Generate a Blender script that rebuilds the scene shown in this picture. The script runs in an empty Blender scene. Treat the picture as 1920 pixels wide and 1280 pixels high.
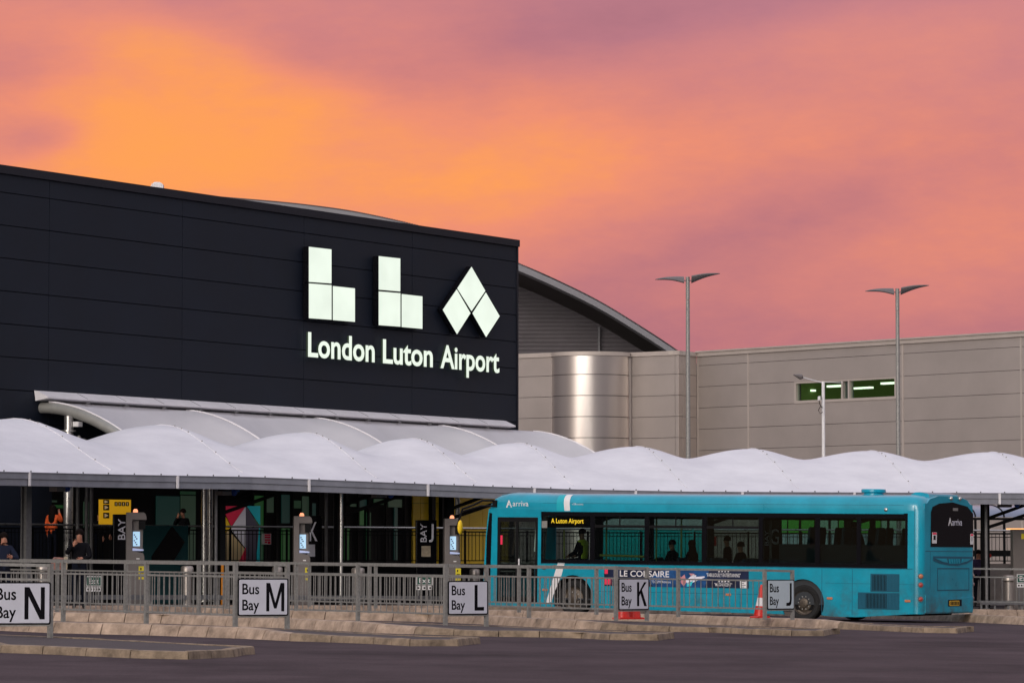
import bpy, bmesh, math, random
from mathutils import Vector, Matrix
random.seed(7)
R = math.radians
sc = bpy.context.scene
COL = sc.collection

# ---------------------------------------------------------------- camera
F = 7000.0; HC = 1.35; PITCH = math.atan((1058-640)/F)
cam_d = bpy.data.cameras.new('camera'); cam = bpy.data.objects.new('camera', cam_d); COL.objects.link(cam)
cam.location = (0, 0, HC); cam.rotation_euler = (R(90)+PITCH, 0, 0)
cam_d.sensor_width = 36.0; cam_d.lens = 36.0*F/1920.0; cam_d.clip_start = 0.5; cam_d.clip_end = 6000
sc.camera = cam
sc.view_settings.view_transform = 'Standard'; sc.view_settings.look = 'None'
sc.view_settings.exposure = 0.0; sc.view_settings.gamma = 1.0
sc.cycles.max_bounces = 8; sc.cycles.transparent_max_bounces = 16

def lin(r, g, b):
    f = lambda c: (c/255/12.92) if c/255 <= .04045 else ((c/255+.055)/1.055)**2.4
    return (f(r), f(g), f(b), 1)

# ---------------------------------------------------------------- world: sunset clouds ahead, pale dusk sky behind
w = bpy.data.worlds.new('World'); sc.world = w; w.use_nodes = True
nt = w.node_tree; N = nt.nodes; L = nt.links; N.clear()
def MN(op, a, b=None, c=None, clamp=False):
    n = N.new('ShaderNodeMath'); n.operation = op; n.use_clamp = clamp
    for i, v in enumerate((a, b, c)):
        if v is None: continue
        if isinstance(v, (int, float)): n.inputs[i].default_value = v
        else: L.new(v, n.inputs[i])
    return n.outputs[0]
tc = N.new('ShaderNodeTexCoord'); sp = N.new('ShaderNodeSeparateXYZ'); L.new(tc.outputs['Generated'], sp.inputs[0])
X, Y, Z = sp.outputs
AZ = MN('MULTIPLY', MN('ARCTAN2', X, Y), 7.0)      # ahead = 0
EL = MN('MULTIPLY', MN('ARCSINE', Z), 7.0)
cb = N.new('ShaderNodeCombineXYZ'); L.new(AZ, cb.inputs[0]); L.new(EL, cb.inputs[1])
def noise(scale, detail, off, sx=1, sy=1, rot=0, rough=.5):
    mp = N.new('ShaderNodeMapping'); L.new(cb.outputs[0], mp.inputs[0])
    mp.inputs['Location'].default_value = off; mp.inputs['Scale'].default_value = (sx, sy, 1); mp.inputs['Rotation'].default_value = (0, 0, rot)
    n = N.new('ShaderNodeTexNoise'); n.inputs['Scale'].default_value = scale; n.inputs['Detail'].default_value = detail
    n.inputs['Roughness'].default_value = rough
    L.new(mp.outputs[0], n.inputs[0]); return MN('SUBTRACT', n.outputs[0], .5)
def gauss(u, v, su, sv, tilt=0.0):
    du = MN('SUBTRACT', AZ, u); dv = MN('SUBTRACT', EL, v)
    ct, st = math.cos(tilt), math.sin(tilt)
    a = MN('ADD', MN('MULTIPLY', du, ct), MN('MULTIPLY', dv, st))
    b = MN('SUBTRACT', MN('MULTIPLY', dv, ct), MN('MULTIPLY', du, st))
    q = MN('ADD', MN('POWER', MN('ABSOLUTE', MN('DIVIDE', a, su)), 2.0), MN('POWER', MN('ABSOLUTE', MN('DIVIDE', b, sv)), 2.0))
    return MN('EXPONENT', MN('MULTIPLY', q, -1.0))
blobs = [(.15, -.25, .97, .34, .10, -.1), (.13, -.88, .92, .25, .12, 0), (.10, -.9, .68, .2, .08, 0), (.36, -.62, .79, .40, .14, 0), (.18, -.28, .68, .66, .15, -.12), (.22, .04, .77, .28, .13, .3), (.12, -.50, .93, .34, .06, -.3), (.16, .55, .80, .40, .10, 0.15), (.14, .85, .62, .28, .14, .3),
         (.15, -.75, .98, .30, .07, -.25), (.15, .75, .98, .35, .08, .1),
         (-.26, -.885, .795, .085, .04, .1), (-.12, -.36, .955, .22, .06, -.3), (-.13, .26, .56, .34, .09, .2), (-.09, .60, .68, .28, .06, .25), (-.14, -.92, .93, .14, .06, .3),
         (-.24, .20, 1.02, .5, .07, .15), (-.14, .3, .42, 1.2, .08, 0)]
f = MN('ADD', .39, 0)
for amp, *g in blobs: f = MN('ADD', f, MN('MULTIPLY', gauss(*g), amp))
f = MN('ADD', f, MN('MULTIPLY', noise(3.0, 3, (3.1, 1.7, 0), .7, 1.8, -.2), .12))
f = MN('ADD', f, MN('MULTIPLY', noise(7.0, 4, (1.1, 4.7, 0), .8, 1.6, -.35, .6), .22))
f = MN('ADD', f, MN('MULTIPLY', noise(26.0, 4, (2.1, 3.7, 0), .5, 1.6, -.4, .65), .10))
cr = N.new('ShaderNodeValToRGB'); L.new(f, cr.inputs[0]); el = cr.color_ramp.elements
el[0].position = 0.0; el[0].color = lin(152, 96, 112)
el[1].position = 1.0; el[1].color = lin(255, 164, 76)
for ps, c in ((.25, (184, 114, 124)), (.45, (212, 128, 122)), (.64, (238, 142, 112)), (.80, (253, 157, 88))):
    e = el.new(ps); e.color = lin(*c)
# upper part turns mauve
mx = N.new('ShaderNodeMix'); mx.data_type = 'RGBA'
upf = MN('MULTIPLY', MN('MULTIPLY', MN('SUBTRACT', MN('ADD', MN('ADD', EL, MN('MULTIPLY', AZ, .06)), MN('MULTIPLY', noise(2.2, 3, (7, 2, 0)), .25)), .84), 2.2, clamp=True), .55)
L.new(upf, mx.inputs[0]); L.new(cr.outputs[0], mx.inputs[6]); mx.inputs[7].default_value = lin(190, 132, 150)
# blend with the pale sky overhead and behind the camera
pale = N.new('ShaderNodeMix'); pale.data_type = 'RGBA'
ahead = MN('SUBTRACT', 1.0, MN('MULTIPLY', MN('SUBTRACT', MN('ABSOLUTE', AZ), 2.2), .22, clamp=True))
low = MN('SUBTRACT', 1.0, MN('MULTIPLY', MN('SUBTRACT', EL, 1.5), .55, clamp=True))
fr = MN('MULTIPLY', ahead, low)
L.new(fr, pale.inputs[0]); L.new(mx.outputs[2], pale.inputs[7])
cr2 = N.new('ShaderNodeValToRGB'); L.new(MN('ADD', MN('MULTIPLY', EL, .1), MN('MULTIPLY', noise(.35, 3, (5, 5, 0)), .2)), cr2.inputs[0])
e2 = cr2.color_ramp.elements
e2[0].position = 0; e2[0].color = (.62, .50, .47, 1); e2[1].position = .85; e2[1].color = (.62, .64, .80, 1)
e = e2.new(.25); e.color = (.72, .66, .70, 1)
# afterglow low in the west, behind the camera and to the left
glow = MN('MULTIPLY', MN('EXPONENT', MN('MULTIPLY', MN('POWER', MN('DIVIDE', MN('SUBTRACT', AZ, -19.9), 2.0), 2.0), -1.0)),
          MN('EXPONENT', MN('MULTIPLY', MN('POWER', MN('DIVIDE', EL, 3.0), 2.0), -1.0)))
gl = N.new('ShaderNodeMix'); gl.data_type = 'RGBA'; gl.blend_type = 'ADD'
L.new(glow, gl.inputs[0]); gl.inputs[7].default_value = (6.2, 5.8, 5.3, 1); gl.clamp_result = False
# sky darkened low behind the camera, standing in for unseen roofs, trees and buildings
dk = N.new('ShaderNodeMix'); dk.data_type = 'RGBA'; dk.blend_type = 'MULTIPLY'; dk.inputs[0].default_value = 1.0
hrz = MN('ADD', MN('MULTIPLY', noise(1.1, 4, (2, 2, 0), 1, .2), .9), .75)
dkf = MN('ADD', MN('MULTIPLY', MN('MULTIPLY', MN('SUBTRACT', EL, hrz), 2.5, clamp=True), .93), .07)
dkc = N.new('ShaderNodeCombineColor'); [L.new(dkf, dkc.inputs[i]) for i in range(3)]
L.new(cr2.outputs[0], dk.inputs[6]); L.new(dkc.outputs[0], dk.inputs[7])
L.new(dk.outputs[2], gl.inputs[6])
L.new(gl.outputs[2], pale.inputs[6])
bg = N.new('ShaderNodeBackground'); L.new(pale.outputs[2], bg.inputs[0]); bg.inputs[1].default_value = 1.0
sky = N.new('ShaderNodeTexSky'); sky.sky_type = 'NISHITA'; sky.sun_disc = False; sky.sun_elevation = R(6); sky.sun_rotation = R(215)
bg2 = N.new('ShaderNodeBackground'); L.new(sky.outputs[0], bg2.inputs[0]); bg2.inputs[1].default_value = .004
ad = N.new('ShaderNodeAddShader'); L.new(bg.outputs[0], ad.inputs[0]); L.new(bg2.outputs[0], ad.inputs[1])
wo = N.new('ShaderNodeOutputWorld'); L.new(ad.outputs[0], wo.inputs[0])

# weak, broad sun low behind the camera
sd = bpy.data.lights.new('sun', 'SUN'); sd.energy = .7; sd.angle = R(12); sd.color = (1, .86, .74)
so = bpy.data.objects.new('sun', sd); COL.objects.link(so)
so.rotation_euler = Vector((-.5, -.9, .32)).to_track_quat('Z', 'Y').to_euler()

# ---------------------------------------------------------------- helpers
def ray(px, py):
    a = (px-960)/F; b = (640-py)/F
    d = Vector((a, math.cos(PITCH)-b*math.sin(PITCH), math.sin(PITCH)+b*math.cos(PITCH)))
    return d/d.y
CP = Vector((0, 0, HC))
def at(px, py, Y): return CP+ray(px, py)*Y
def hz(px, py, z): r = ray(px, py); return CP+r*((z-HC)/r.z)
SL = .012
def g(x): return -SL*max(-60, min(60, x))
def road(px, py, h=0): r = ray(px, py); return CP+r*((h-HC)/(r.z+SL*r.x))
UP = Vector((0, 0, 1))
class Fr:
    def __init__(s, O, A, B=UP, C=None):
        s.O = Vector(O); s.A = Vector(A).normalized(); s.B = Vector(B).normalized()
        s.C = Vector(C).normalized() if C is not None else s.A.cross(s.B).normalized()
    def p(s, a, b, c=0): return s.O+s.A*a+s.B*b+s.C*c
    def pix(s, px, py, c=0):
        r = ray(px, py); o = s.O+s.C*c; q = CP+r*((o-CP).dot(s.C)/r.dot(s.C))-o
        return q.dot(s.A), q.dot(s.B)
WF = Fr((0, 0, 0), (1, 0, 0), (0, 0, 1), (0, -1, 0))   # a=x, b=z, c=-y

def node_mat(name, col, rough=.6, metal=0., var=.0, vscale=3., bump=0., bscale=60., emit=None, estr=0., spec=.5, stretch=(1, 1, 1), var2=None, coat=0.):
    m = bpy.data.materials.new(name); m.use_nodes = True; t = m.node_tree; b = t.nodes['Principled BSDF']
    b.inputs['Base Color'].default_value = (*col[:3], 1); b.inputs['Roughness'].default_value = rough; b.inputs['Metallic'].default_value = metal
    b.inputs['Specular IOR Level'].default_value = spec; b.inputs['Coat Weight'].default_value = coat; b.inputs['Coat Roughness'].default_value = .08
    if emit is not None:
        b.inputs['Emission Color'].default_value = (*emit[:3], 1); b.inputs['Emission Strength'].default_value = estr
    if var or bump:
        c = t.nodes.new('ShaderNodeTexCoord'); mp = t.nodes.new('ShaderNodeMapping'); mp.inputs['Scale'].default_value = stretch
        t.links.new(c.outputs['Object'], mp.inputs[0])
    if var:
        n = t.nodes.new('ShaderNodeTexNoise'); n.inputs['Scale'].default_value = vscale; n.inputs['Detail'].default_value = 6; n.inputs['Roughness'].default_value = .65
        t.links.new(mp.outputs[0], n.inputs[0])
        r = t.nodes.new('ShaderNodeValToRGB'); t.links.new(n.outputs[0], r.inputs[0])
        r.color_ramp.elements[0].position = .3; r.color_ramp.elements[1].position = .7
        c2 = var2 or tuple(min(1, x*(1+var)) for x in col[:3])
        r.color_ramp.elements[0].color = (*[x*(1-var) for x in col[:3]], 1); r.color_ramp.elements[1].color = (*c2[:3], 1)
        t.links.new(r.outputs[0], b.inputs['Base Color'])
        mr = t.nodes.new('ShaderNodeMapRange'); mr.inputs[3].default_value = max(.02, rough-.08); mr.inputs[4].default_value = min(1, rough+.1)
        t.links.new(n.outputs[0], mr.inputs[0]); t.links.new(mr.outputs[0], b.inputs['Roughness'])
    if bump:
        n2 = t.nodes.new('ShaderNodeTexNoise'); n2.inputs['Scale'].default_value = bscale; n2.inputs['Detail'].default_value = 4
        t.links.new(mp.outputs[0], n2.inputs[0])
        bp = t.nodes.new('ShaderNodeBump'); bp.inputs['Strength'].default_value = bump; bp.inputs['Distance'].default_value = .02
        t.links.new(n2.outputs[0], bp.inputs['Height']); t.links.new(bp.outputs[0], b.inputs['Normal'])
    return m
def glass_mat(name, tint, refl=.08, rough=.02):
    m = bpy.data.materials.new(name); m.use_nodes = True; t = m.node_tree; t.nodes.clear()
    tr = t.nodes.new('ShaderNodeBsdfTransparent'); tr.inputs[0].default_value = (*tint, 1)
    gl = t.nodes.new('ShaderNodeBsdfGlossy'); gl.inputs['Roughness'].default_value = rough
    ge = t.nodes.new('ShaderNodeNewGeometry'); dt = t.nodes.new('ShaderNodeVectorMath'); dt.operation = 'DOT_PRODUCT'
    t.links.new(ge.outputs['Normal'], dt.inputs[0]); t.links.new(ge.outputs['Incoming'], dt.inputs[1])
    def mth(op, a, b):
        n = t.nodes.new('ShaderNodeMath'); n.operation = op
        for i, v in enumerate((a, b)):
            if isinstance(v, (int, float)): n.inputs[i].default_value = v
            else: t.links.new(v, n.inputs[i])
        return n.outputs[0]
    sch = mth('POWER', mth('SUBTRACT', 1.0, mth('ABSOLUTE', dt.outputs['Value'], 0)), 5.0)
    class _o: outputs = None
    mu = _o(); mu.outputs = [mth('ADD', refl, mth('MULTIPLY', sch, 1-refl))]
    mi = t.nodes.new('ShaderNodeMixShader'); t.links.new(mu.outputs[0], mi.inputs[0]); t.links.new(tr.outputs[0], mi.inputs[1]); t.links.new(gl.outputs[0], mi.inputs[2])
    o = t.nodes.new('ShaderNodeOutputMaterial'); t.links.new(mi.outputs[0], o.inputs[0]); return m

M = {}
M['navy'] = node_mat('navy_cladding', (.0085, .0125, .0225), .6, 0, .16, .5, .05, 120, spec=.22)
M['navycap'] = node_mat('navy_cap', lin(34, 34, 42), .6, 0, .1, 2, spec=.2)
M['joint'] = node_mat('joint', (.009, .010, .013), .9, spec=.1)
M['joint2'] = node_mat('silver_joint', (.10, .09, .085), .8, spec=.1)
M['black'] = node_mat('black_paint', (.006, .006, .007), .6, 0, .2, 4, spec=.15)
M['blackgloss'] = node_mat('black_gloss', (.005, .005, .007), .18, spec=.25)
M['galv'] = node_mat('galvanised_steel', (.27, .265, .25), .5, .35, .25, 18, .1, 90)
M['galvdark'] = node_mat('weathered_steel', (.17, .17, .175), .5, .4, .2, 10)
M['gutter'] = node_mat('gutter_metal', lin(138, 140, 150), .5, .15, .15, 2)
M['stainless'] = node_mat('stainless', (.55, .54, .52), .28, .85, .08, 6)
M['membrane'] = node_mat('membrane', (.735, .73, .775), .6, 0, .10, .8, .10, 2.2, stretch=(1, 1, 3.5), var2=(.79, .785, .82))
M['membrane2'] = node_mat('membrane_old', (.60, .59, .61), .65, 0, .06, .7, .2, 2.0)
M['whitemetal'] = node_mat('white_metal', (.80, .78, .80), .45, 0, .06, 2)
M['tube'] = node_mat('grey_tube', (.34, .34, .32), .45, .3, .1, 3)
M['silverclad'] = node_mat('silver_cladding', lin(180, 171, 165), .46, .5, .06, .5, .04, 200)
M['silvercurve'] = node_mat('silver_curved_cladding', lin(205, 198, 194), .30, .9)
M['silvertrim'] = node_mat('silver_trim', lin(190, 180, 172), .5, .3, .06, 1)
M['louvre'] = node_mat('louvre', lin(122, 118, 124), .55, .3, .1, 1)
M['soffit'] = node_mat('soffit', lin(58, 52, 50), .8, 0, .2, 1.)
M['fascia'] = node_mat('fascia', lin(122, 122, 128), .5, .3, .1, .7)
M['roofsheet'] = node_mat('roof_sheet', lin(70, 66, 70), .5, .4, .1, 2)
M['lit'] = node_mat('lit_face', (.15, .15, .15), .4, emit=(.88, .99, .85), estr=.88)
_t = M['lit'].node_tree; _n = _t.nodes.new('ShaderNodeTexNoise'); _n.inputs['Scale'].default_value = 1.0; _c = _t.nodes.new('ShaderNodeTexCoord'); _t.links.new(_c.outputs['Object'], _n.inputs[0])
_r = _t.nodes.new('ShaderNodeMapRange'); _r.inputs[1].default_value = .3; _r.inputs[2].default_value = .7; _r.inputs[3].default_value = .84; _r.inputs[4].default_value = .94; _t.links.new(_n.outputs[0], _r.inputs[0]); _t.links.new(_r.outputs[0], _t.nodes['Principled BSDF'].inputs['Emission Strength'])
M['litside'] = node_mat('lit_side', (.02, .03, .02), .4, emit=(.3, .5, .25), estr=.05)
M['tubelight'] = node_mat('tube_light', (.9, .95, .9), .4, emit=(.9, 1.0, .72), estr=2.2)
M['teal'] = node_mat('teal_bus_paint', (.001, .315, .445), .3, 0, .15, 1.4, coat=.45)
def add_dirt(m, z0, z1, col=(.07, .055, .045, 1), amt=.75):
    t = m.node_tree; b = t.nodes['Principled BSDF']; src = b.inputs['Base Color'].links[0].from_socket
    c = t.nodes.new('ShaderNodeTexCoord'); sx = t.nodes.new('ShaderNodeSeparateXYZ'); t.links.new(c.outputs['Object'], sx.inputs[0])
    mr = t.nodes.new('ShaderNodeMapRange'); mr.inputs[1].default_value = z1; mr.inputs[2].default_value = z0; t.links.new(sx.outputs[2], mr.inputs[0])
    n = t.nodes.new('ShaderNodeTexNoise'); n.inputs['Scale'].default_value = 2.2; n.inputs['Detail'].default_value = 7; n.inputs['Roughness'].default_value = .7; t.links.new(c.outputs['Object'], n.inputs[0])
    r = t.nodes.new('ShaderNodeMapRange'); r.inputs[1].default_value = .42; r.inputs[2].default_value = .7; t.links.new(n.outputs[0], r.inputs[0])
    a = t.nodes.new('ShaderNodeMath'); a.operation = 'MULTIPLY'; t.links.new(mr.outputs[0], a.inputs[0]); t.links.new(r.outputs[0], a.inputs[1])
    a2 = t.nodes.new('ShaderNodeMath'); a2.operation = 'MULTIPLY'; t.links.new(a.outputs[0], a2.inputs[0]); a2.inputs[1].default_value = amt
    mx = t.nodes.new('ShaderNodeMix'); mx.data_type = 'RGBA'; t.links.new(a2.outputs[0], mx.inputs[0]); t.links.new(src, mx.inputs[6]); mx.inputs[7].default_value = col
    t.links.new(mx.outputs[2], b.inputs['Base Color'])
add_dirt(M['teal'], .1, 1.3)
M['tealdark'] = node_mat('dark_teal_panel', (.002, .10, .165), .4, 0, .1, 2)  # darker teal for trim, seams, grilles and vents
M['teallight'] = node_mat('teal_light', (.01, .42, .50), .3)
M['white'] = node_mat('white_paint', (.78, .77, .77), .4, 0, .04, 5)
M['signface'] = node_mat('sign_face', (.52, .53, .60), .45, 0, .06, 3)
M['signface2'] = node_mat('sign_face_green', (.47, .55, .60), .45, 0, .06, 3)
M['rubber'] = node_mat('rubber', (.012, .012, .012), .85, 0, .3, 12)
M['hub'] = node_mat('hub_metal', (.11, .09, .07), .5, .5, .4, 14)
M['inter'] = node_mat('interior_dark', (.03, .035, .04), .8)
M['seat'] = node_mat('seat_fabric', (.02, .05, .07), .9, 0, .3, 20)
M['yellowpole'] = node_mat('yellow_pole', (.55, .52, .12), .4)
M['glass'] = glass_mat('tinted_glass', (.50, .57, .56), .045)
M['glassdark'] = glass_mat('dark_tinted_glass', (.16, .18, .18), .05)
M['clearglass'] = glass_mat('clear_glass', (.8, .88, .85), .06)
M['amber'] = node_mat('led_amber', (.2, .1, 0), .5, emit=(1, .50, .03), estr=4.5)
M['red'] = node_mat('red_plastic', (.62, .02, .012), .4, 0, .1, 6)
M['orange'] = node_mat('orange_plastic', (.72, .07, .015), .45)
M['redlamp'] = node_mat('red_lamp', (.42, .06, .05), .2)
M['amberlamp'] = node_mat('amber_lamp', (.55, .2, .1), .2)
M['plate'] = node_mat('yellow_plate', (.62, .36, .02), .5)
M['advert'] = node_mat('advert_navy', (.006, .009, .030), .35, 0, .5, 2.2, var2=(.008, .02, .075))
M['adblue'] = node_mat('advert_blue', (.008, .07, .22), .35, 0, .5, 4)
M['adpink'] = node_mat('advert_pink', (.6, .25, .27), .5)
M['asphalt'] = None
M['paving'] = node_mat('dark_paving', (.062, .048, .050), .9, 0, .22, 3, .4, 40)
M['kerb'] = node_mat('kerb_stone', (.41, .30, .215), .85, 0, .48, 3.4, .6, 30, var2=(.56, .42, .315))
M['kerblow'] = node_mat('worn_kerb_stone', (.235, .175, .12), .9, 0, .48, 3.8, .6, 30, var2=(.37, .28, .195))
M['conc'] = node_mat('concrete', (.30, .26, .23), .85, 0, .2, 2, .3, 20)
M['machine'] = node_mat('machine_grey', lin(112, 106, 104), .45, .2, .08, 4)
M['screen'] = node_mat('lit_screen', (.3, .4, .4), .3, emit=(.45, .72, 1.0), estr=.75)
M['screendim'] = node_mat('screen_detail', (.03, .06, .05), .3)
M['beacon'] = node_mat('beacon', (.7, .2, .1), .3, emit=(1, .38, .2), estr=1.3)
M['yellow'] = node_mat('yellow_panel', (.98, .64, .02), .5, 0, .06, 1)
M['yellowsign'] = node_mat('yellow_sticker', (.72, .60, .02), .5)
M['cream'] = node_mat('cream_panel', (.80, .62, .33), .6)
M['crimson'] = node_mat('crimson_panel', (.90, .03, .10), .5)
M['panelwhite'] = node_mat('white_panel', (.82, .82, .92), .5)
M['charcoal'] = node_mat('charcoal_panel', (.10, .09, .13), .5)
M['turquoise'] = node_mat('turquoise_panel', (.02, .62, .72), .5)
M['hoard'] = node_mat('dark_teal_hoarding', (.004, .075, .09), .5)
M['exitgreen'] = node_mat('exit_green', (.0, .07, .045), .5)
M['paper'] = node_mat('paper', (.45, .38, .28), .7, 0, .3, 9)
M['steeldull'] = node_mat('bin_steel', (.40, .36, .33), .38, .7, .12, 5)
M['blue'] = node_mat('blue_plastic', (.01, .06, .3), .4)
M['skin'] = node_mat('skin', (.38, .17, .11), .6)
M['hair'] = node_mat('dark_hair', (.007, .004, .0035), .8, spec=.08)
M['jacket'] = node_mat('black_jacket', (.006, .006, .008), .9, spec=.08)
M['navyjacket'] = node_mat('navy_jacket', (.014, .018, .035), .9, spec=.08)
M['orangetop'] = node_mat('orange_top', (.70, .10, .015), .8)
M['hivis'] = node_mat('hi_vis', (.85, 1.0, .06), .6)
M['jeans'] = node_mat('dark_trousers', (.008, .010, .018), .9, spec=.08)
M['purple'] = node_mat('purple_coat', (.03, .018, .06), .85)
M['pgreen'] = [node_mat('interior_green_%d' % i, c, .35, emit=c, estr=s) for i, (c, s) in enumerate([((.010, .035, .016), .45), ((.012, .055, .014), .5), ((.006, .026, .022), .45), ((.022, .042, .026), .45)])]
M['greenroom'] = node_mat('green_room_glow', (.08, .13, .02), .8, emit=(.035, .06, .008), estr=.5)  # room walls glow faintly, tube light put into their colour
M['greenroom2'] = node_mat('pale_green_room_glow', (.14, .28, .05), .8, emit=(.1, .2, .03), estr=.5)  # partition glows by itself in the same way
M['shelterroof'] = node_mat('shelter_roof', (.22, .25, .34), .25, .1)

def asphalt():
    m = bpy.data.materials.new('asphalt'); m.use_nodes = True; t = m.node_tree; b = t.nodes['Principled BSDF']
    c = t.nodes.new('ShaderNodeTexCoord')
    def nz(scale, st, det=6):
        mp = t.nodes.new('ShaderNodeMapping'); mp.inputs['Scale'].default_value = st; t.links.new(c.outputs['Object'], mp.inputs[0])
        n = t.nodes.new('ShaderNodeTexNoise'); n.inputs['Scale'].default_value = scale; n.inputs['Detail'].default_value = det; n.inputs['Roughness'].default_value = .7
        t.links.new(mp.outputs[0], n.inputs[0]); return n.outputs[0]
    r = t.nodes.new('ShaderNodeValToRGB'); t.links.new(nz(.35, (.35, .8, 1)), r.inputs[0])
    e = r.color_ramp.elements; e[0].position = .3; e[0].color = (.046, .033, .037, 1); e[1].position = .68; e[1].color = (.096, .069, .076, 1)
    r2 = t.nodes.new('ShaderNodeValToRGB'); t.links.new(nz(1.1, (.35, .16, 1), 6), r2.inputs[0])
    e = r2.color_ramp.elements; e[0].position = .34; e[0].color = (.5, .48, .5, 1); e[1].position = .54; e[1].color = (1, 1, 1, 1)
    mx = t.nodes.new('ShaderNodeMix'); mx.data_type = 'RGBA'; mx.blend_type = 'MULTIPLY'; mx.inputs[0].default_value = .8
    t.links.new(r.outputs[0], mx.inputs[6]); t.links.new(r2.outputs[0], mx.inputs[7])
    r3 = t.nodes.new('ShaderNodeValToRGB'); t.links.new(nz(30, (1, .3, 1), 3), r3.inputs[0])
    e = r3.color_ramp.elements; e[0].position = .3; e[0].color = (.8, .8, .8, 1); e[1].position = .7; e[1].color = (1.12, 1.12, 1.12, 1)
    m2 = t.nodes.new('ShaderNodeMix'); m2.data_type = 'RGBA'; m2.blend_type = 'MULTIPLY'; m2.inputs[0].default_value = 1
    t.links.new(mx.outputs[2], m2.inputs[6]); t.links.new(r3.outputs[0], m2.inputs[7]); t.links.new(m2.outputs[2], b.inputs['Base Color'])
    b.inputs['Roughness'].default_value = .9; b.inputs['Specular IOR Level'].default_value = .15
    bp = t.nodes.new('ShaderNodeBump'); bp.inputs['Strength'].default_value = .3; bp.inputs['Distance'].default_value = .01
    t.links.new(nz(90, (1, 1, 1), 3), bp.inputs['Height']); t.links.new(bp.outputs[0], b.inputs['Normal'])
    return m
M['asphalt'] = asphalt()

ORG = {}
def tag(o, label=None, cat=None, group=None, kind=None):
    if label: o['label'] = label
    if cat: o['category'] = cat
    if group: o['group'] = group
    if kind: o['kind'] = kind
    return o
def thing(name, label, cat, loc=(0, 0, 0), group=None):
    o = bpy.data.objects.new(name, None); COL.objects.link(o); o.location = loc; o.empty_display_size = .3
    ORG[o.name] = Vector(loc); return tag(o, label, cat, group)

class MB:
    def __init__(s): s.v = []; s.f = []; s.mi = []; s.sm = []; s.cur = 0
    def add(s, vs, fs, smooth=False):
        n = len(s.v); s.v += [Vector(x) for x in vs]
        for q in fs: s.f.append([n+i for i in q]); s.mi.append(s.cur); s.sm.append(smooth)
        return s
    def box(s, fr, a0, a1, b0, b1, c0, c1):
        vs = [fr.p(a, b, c) for c in (c0, c1) for b in (b0, b1) for a in (a0, a1)]
        return s.add(vs, [(0, 1, 3, 2), (4, 6, 7, 5), (0, 4, 5, 1), (2, 3, 7, 6), (0, 2, 6, 4), (1, 5, 7, 3)])
    def prism(s, fr, pts, c0, c1, smooth=False):
        n = len(pts); vs = [fr.p(a, b, c0) for a, b in pts]+[fr.p(a, b, c1) for a, b in pts]
        return s.add(vs, [tuple(range(n))[::-1], tuple(range(n, 2*n))]+[(i, (i+1) % n, n+(i+1) % n, n+i) for i in range(n)], smooth)
    def tube(s, pts, r, n=8, caps=True):
        pts = [Vector(p) for p in pts]; rs = r if isinstance(r, (list, tuple)) else [r]*len(pts); vs = []; 
        for i, p in enumerate(pts):
            t = (pts[min(i+1, len(pts)-1)]-pts[max(i-1, 0)]).normalized()
            u = t.cross(UP); u = (u if u.length > .01 else t.cross(Vector((1, 0, 0)))).normalized(); v = t.cross(u)
            for k in range(n): a = 2*math.pi*k/n; vs.append(p+(u*math.cos(a)+v*math.sin(a))*rs[i])
        fs = [(i*n+k, i*n+(k+1) % n, (i+1)*n+(k+1) % n, (i+1)*n+k) for i in range(len(pts)-1) for k in range(n)]
        if caps: fs += [tuple(range(n))[::-1], tuple(range((len(pts)-1)*n, len(pts)*n))]
        return s.add(vs, fs, True)
    def grid(s, rows, smooth=True, closed=False):
        m = len(rows[0]); vs = [p for r in rows for p in r]
        fs = [(i*m+j, i*m+j+1, (i+1)*m+j+1, (i+1)*m+j) for i in range(len(rows)-1) for j in range(m-1)]
        return s.add(vs, fs, smooth)
    def ball(s, c, rx, ry=None, rz=None, n=12, m=8, fr=None, lo=-90, hi=90):
        ry = ry or rx; rz = rz or rx; fr = fr or Fr((0, 0, 0), (1, 0, 0), (0, 1, 0), (0, 0, 1)); c = Vector(c)
        rows = []
        for i in range(m+1):
            e = R(lo+(hi-lo)*i/m); rows.append([c+fr.A*(rx*math.cos(e)*math.cos(2*math.pi*k/n))+fr.B*(ry*math.cos(e)*math.sin(2*math.pi*k/n))+fr.C*(rz*math.sin(e)) for k in range(n+1)])
        return s.grid(rows)
    def build(s, name, mats, parent=None, bevel=0., thick=0.):
        o0 = Vector((0, 0, 0)); q = parent
        while q is not None:
            if q.name in ORG: o0 = ORG[q.name]
            q = q.parent
        loc = Vector((0, 0, 0))
        if parent is None and s.v:
            xs = [p.x for p in s.v]; ys = [p.y for p in s.v]; zs = [p.z for p in s.v]
            loc = Vector(((min(xs)+max(xs))/2, (min(ys)+max(ys))/2, min(zs))); o0 = loc
        me = bpy.data.meshes.new(name); me.from_pydata([p-o0 for p in s.v], [], s.f); 
        for m in (mats if isinstance(mats, (list, tuple)) else [mats]): me.materials.append(m)
        me.polygons.foreach_set('material_index', s.mi); me.polygons.foreach_set('use_smooth', s.sm)
        bm = bmesh.new(); bm.from_mesh(me); bmesh.ops.remove_doubles(bm, verts=bm.verts, dist=1e-5); bmesh.ops.recalc_face_normals(bm, faces=bm.faces); bm.to_mesh(me); bm.free()
        if any(s.sm): me.set_sharp_from_angle(angle=R(40))
        o = bpy.data.objects.new(name, me); COL.objects.link(o); o.location = loc
        if parent is not None: o.parent = parent
        if parent is None: ORG[o.name] = loc
        if bevel:
            b = o.modifiers.new('bevel', 'BEVEL'); b.width = bevel; b.segments = 2; b.limit_method = 'ANGLE'
        if thick:
            b = o.modifiers.new('solid', 'SOLIDIFY'); b.thickness = thick; b.offset = 0
        return o
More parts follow.
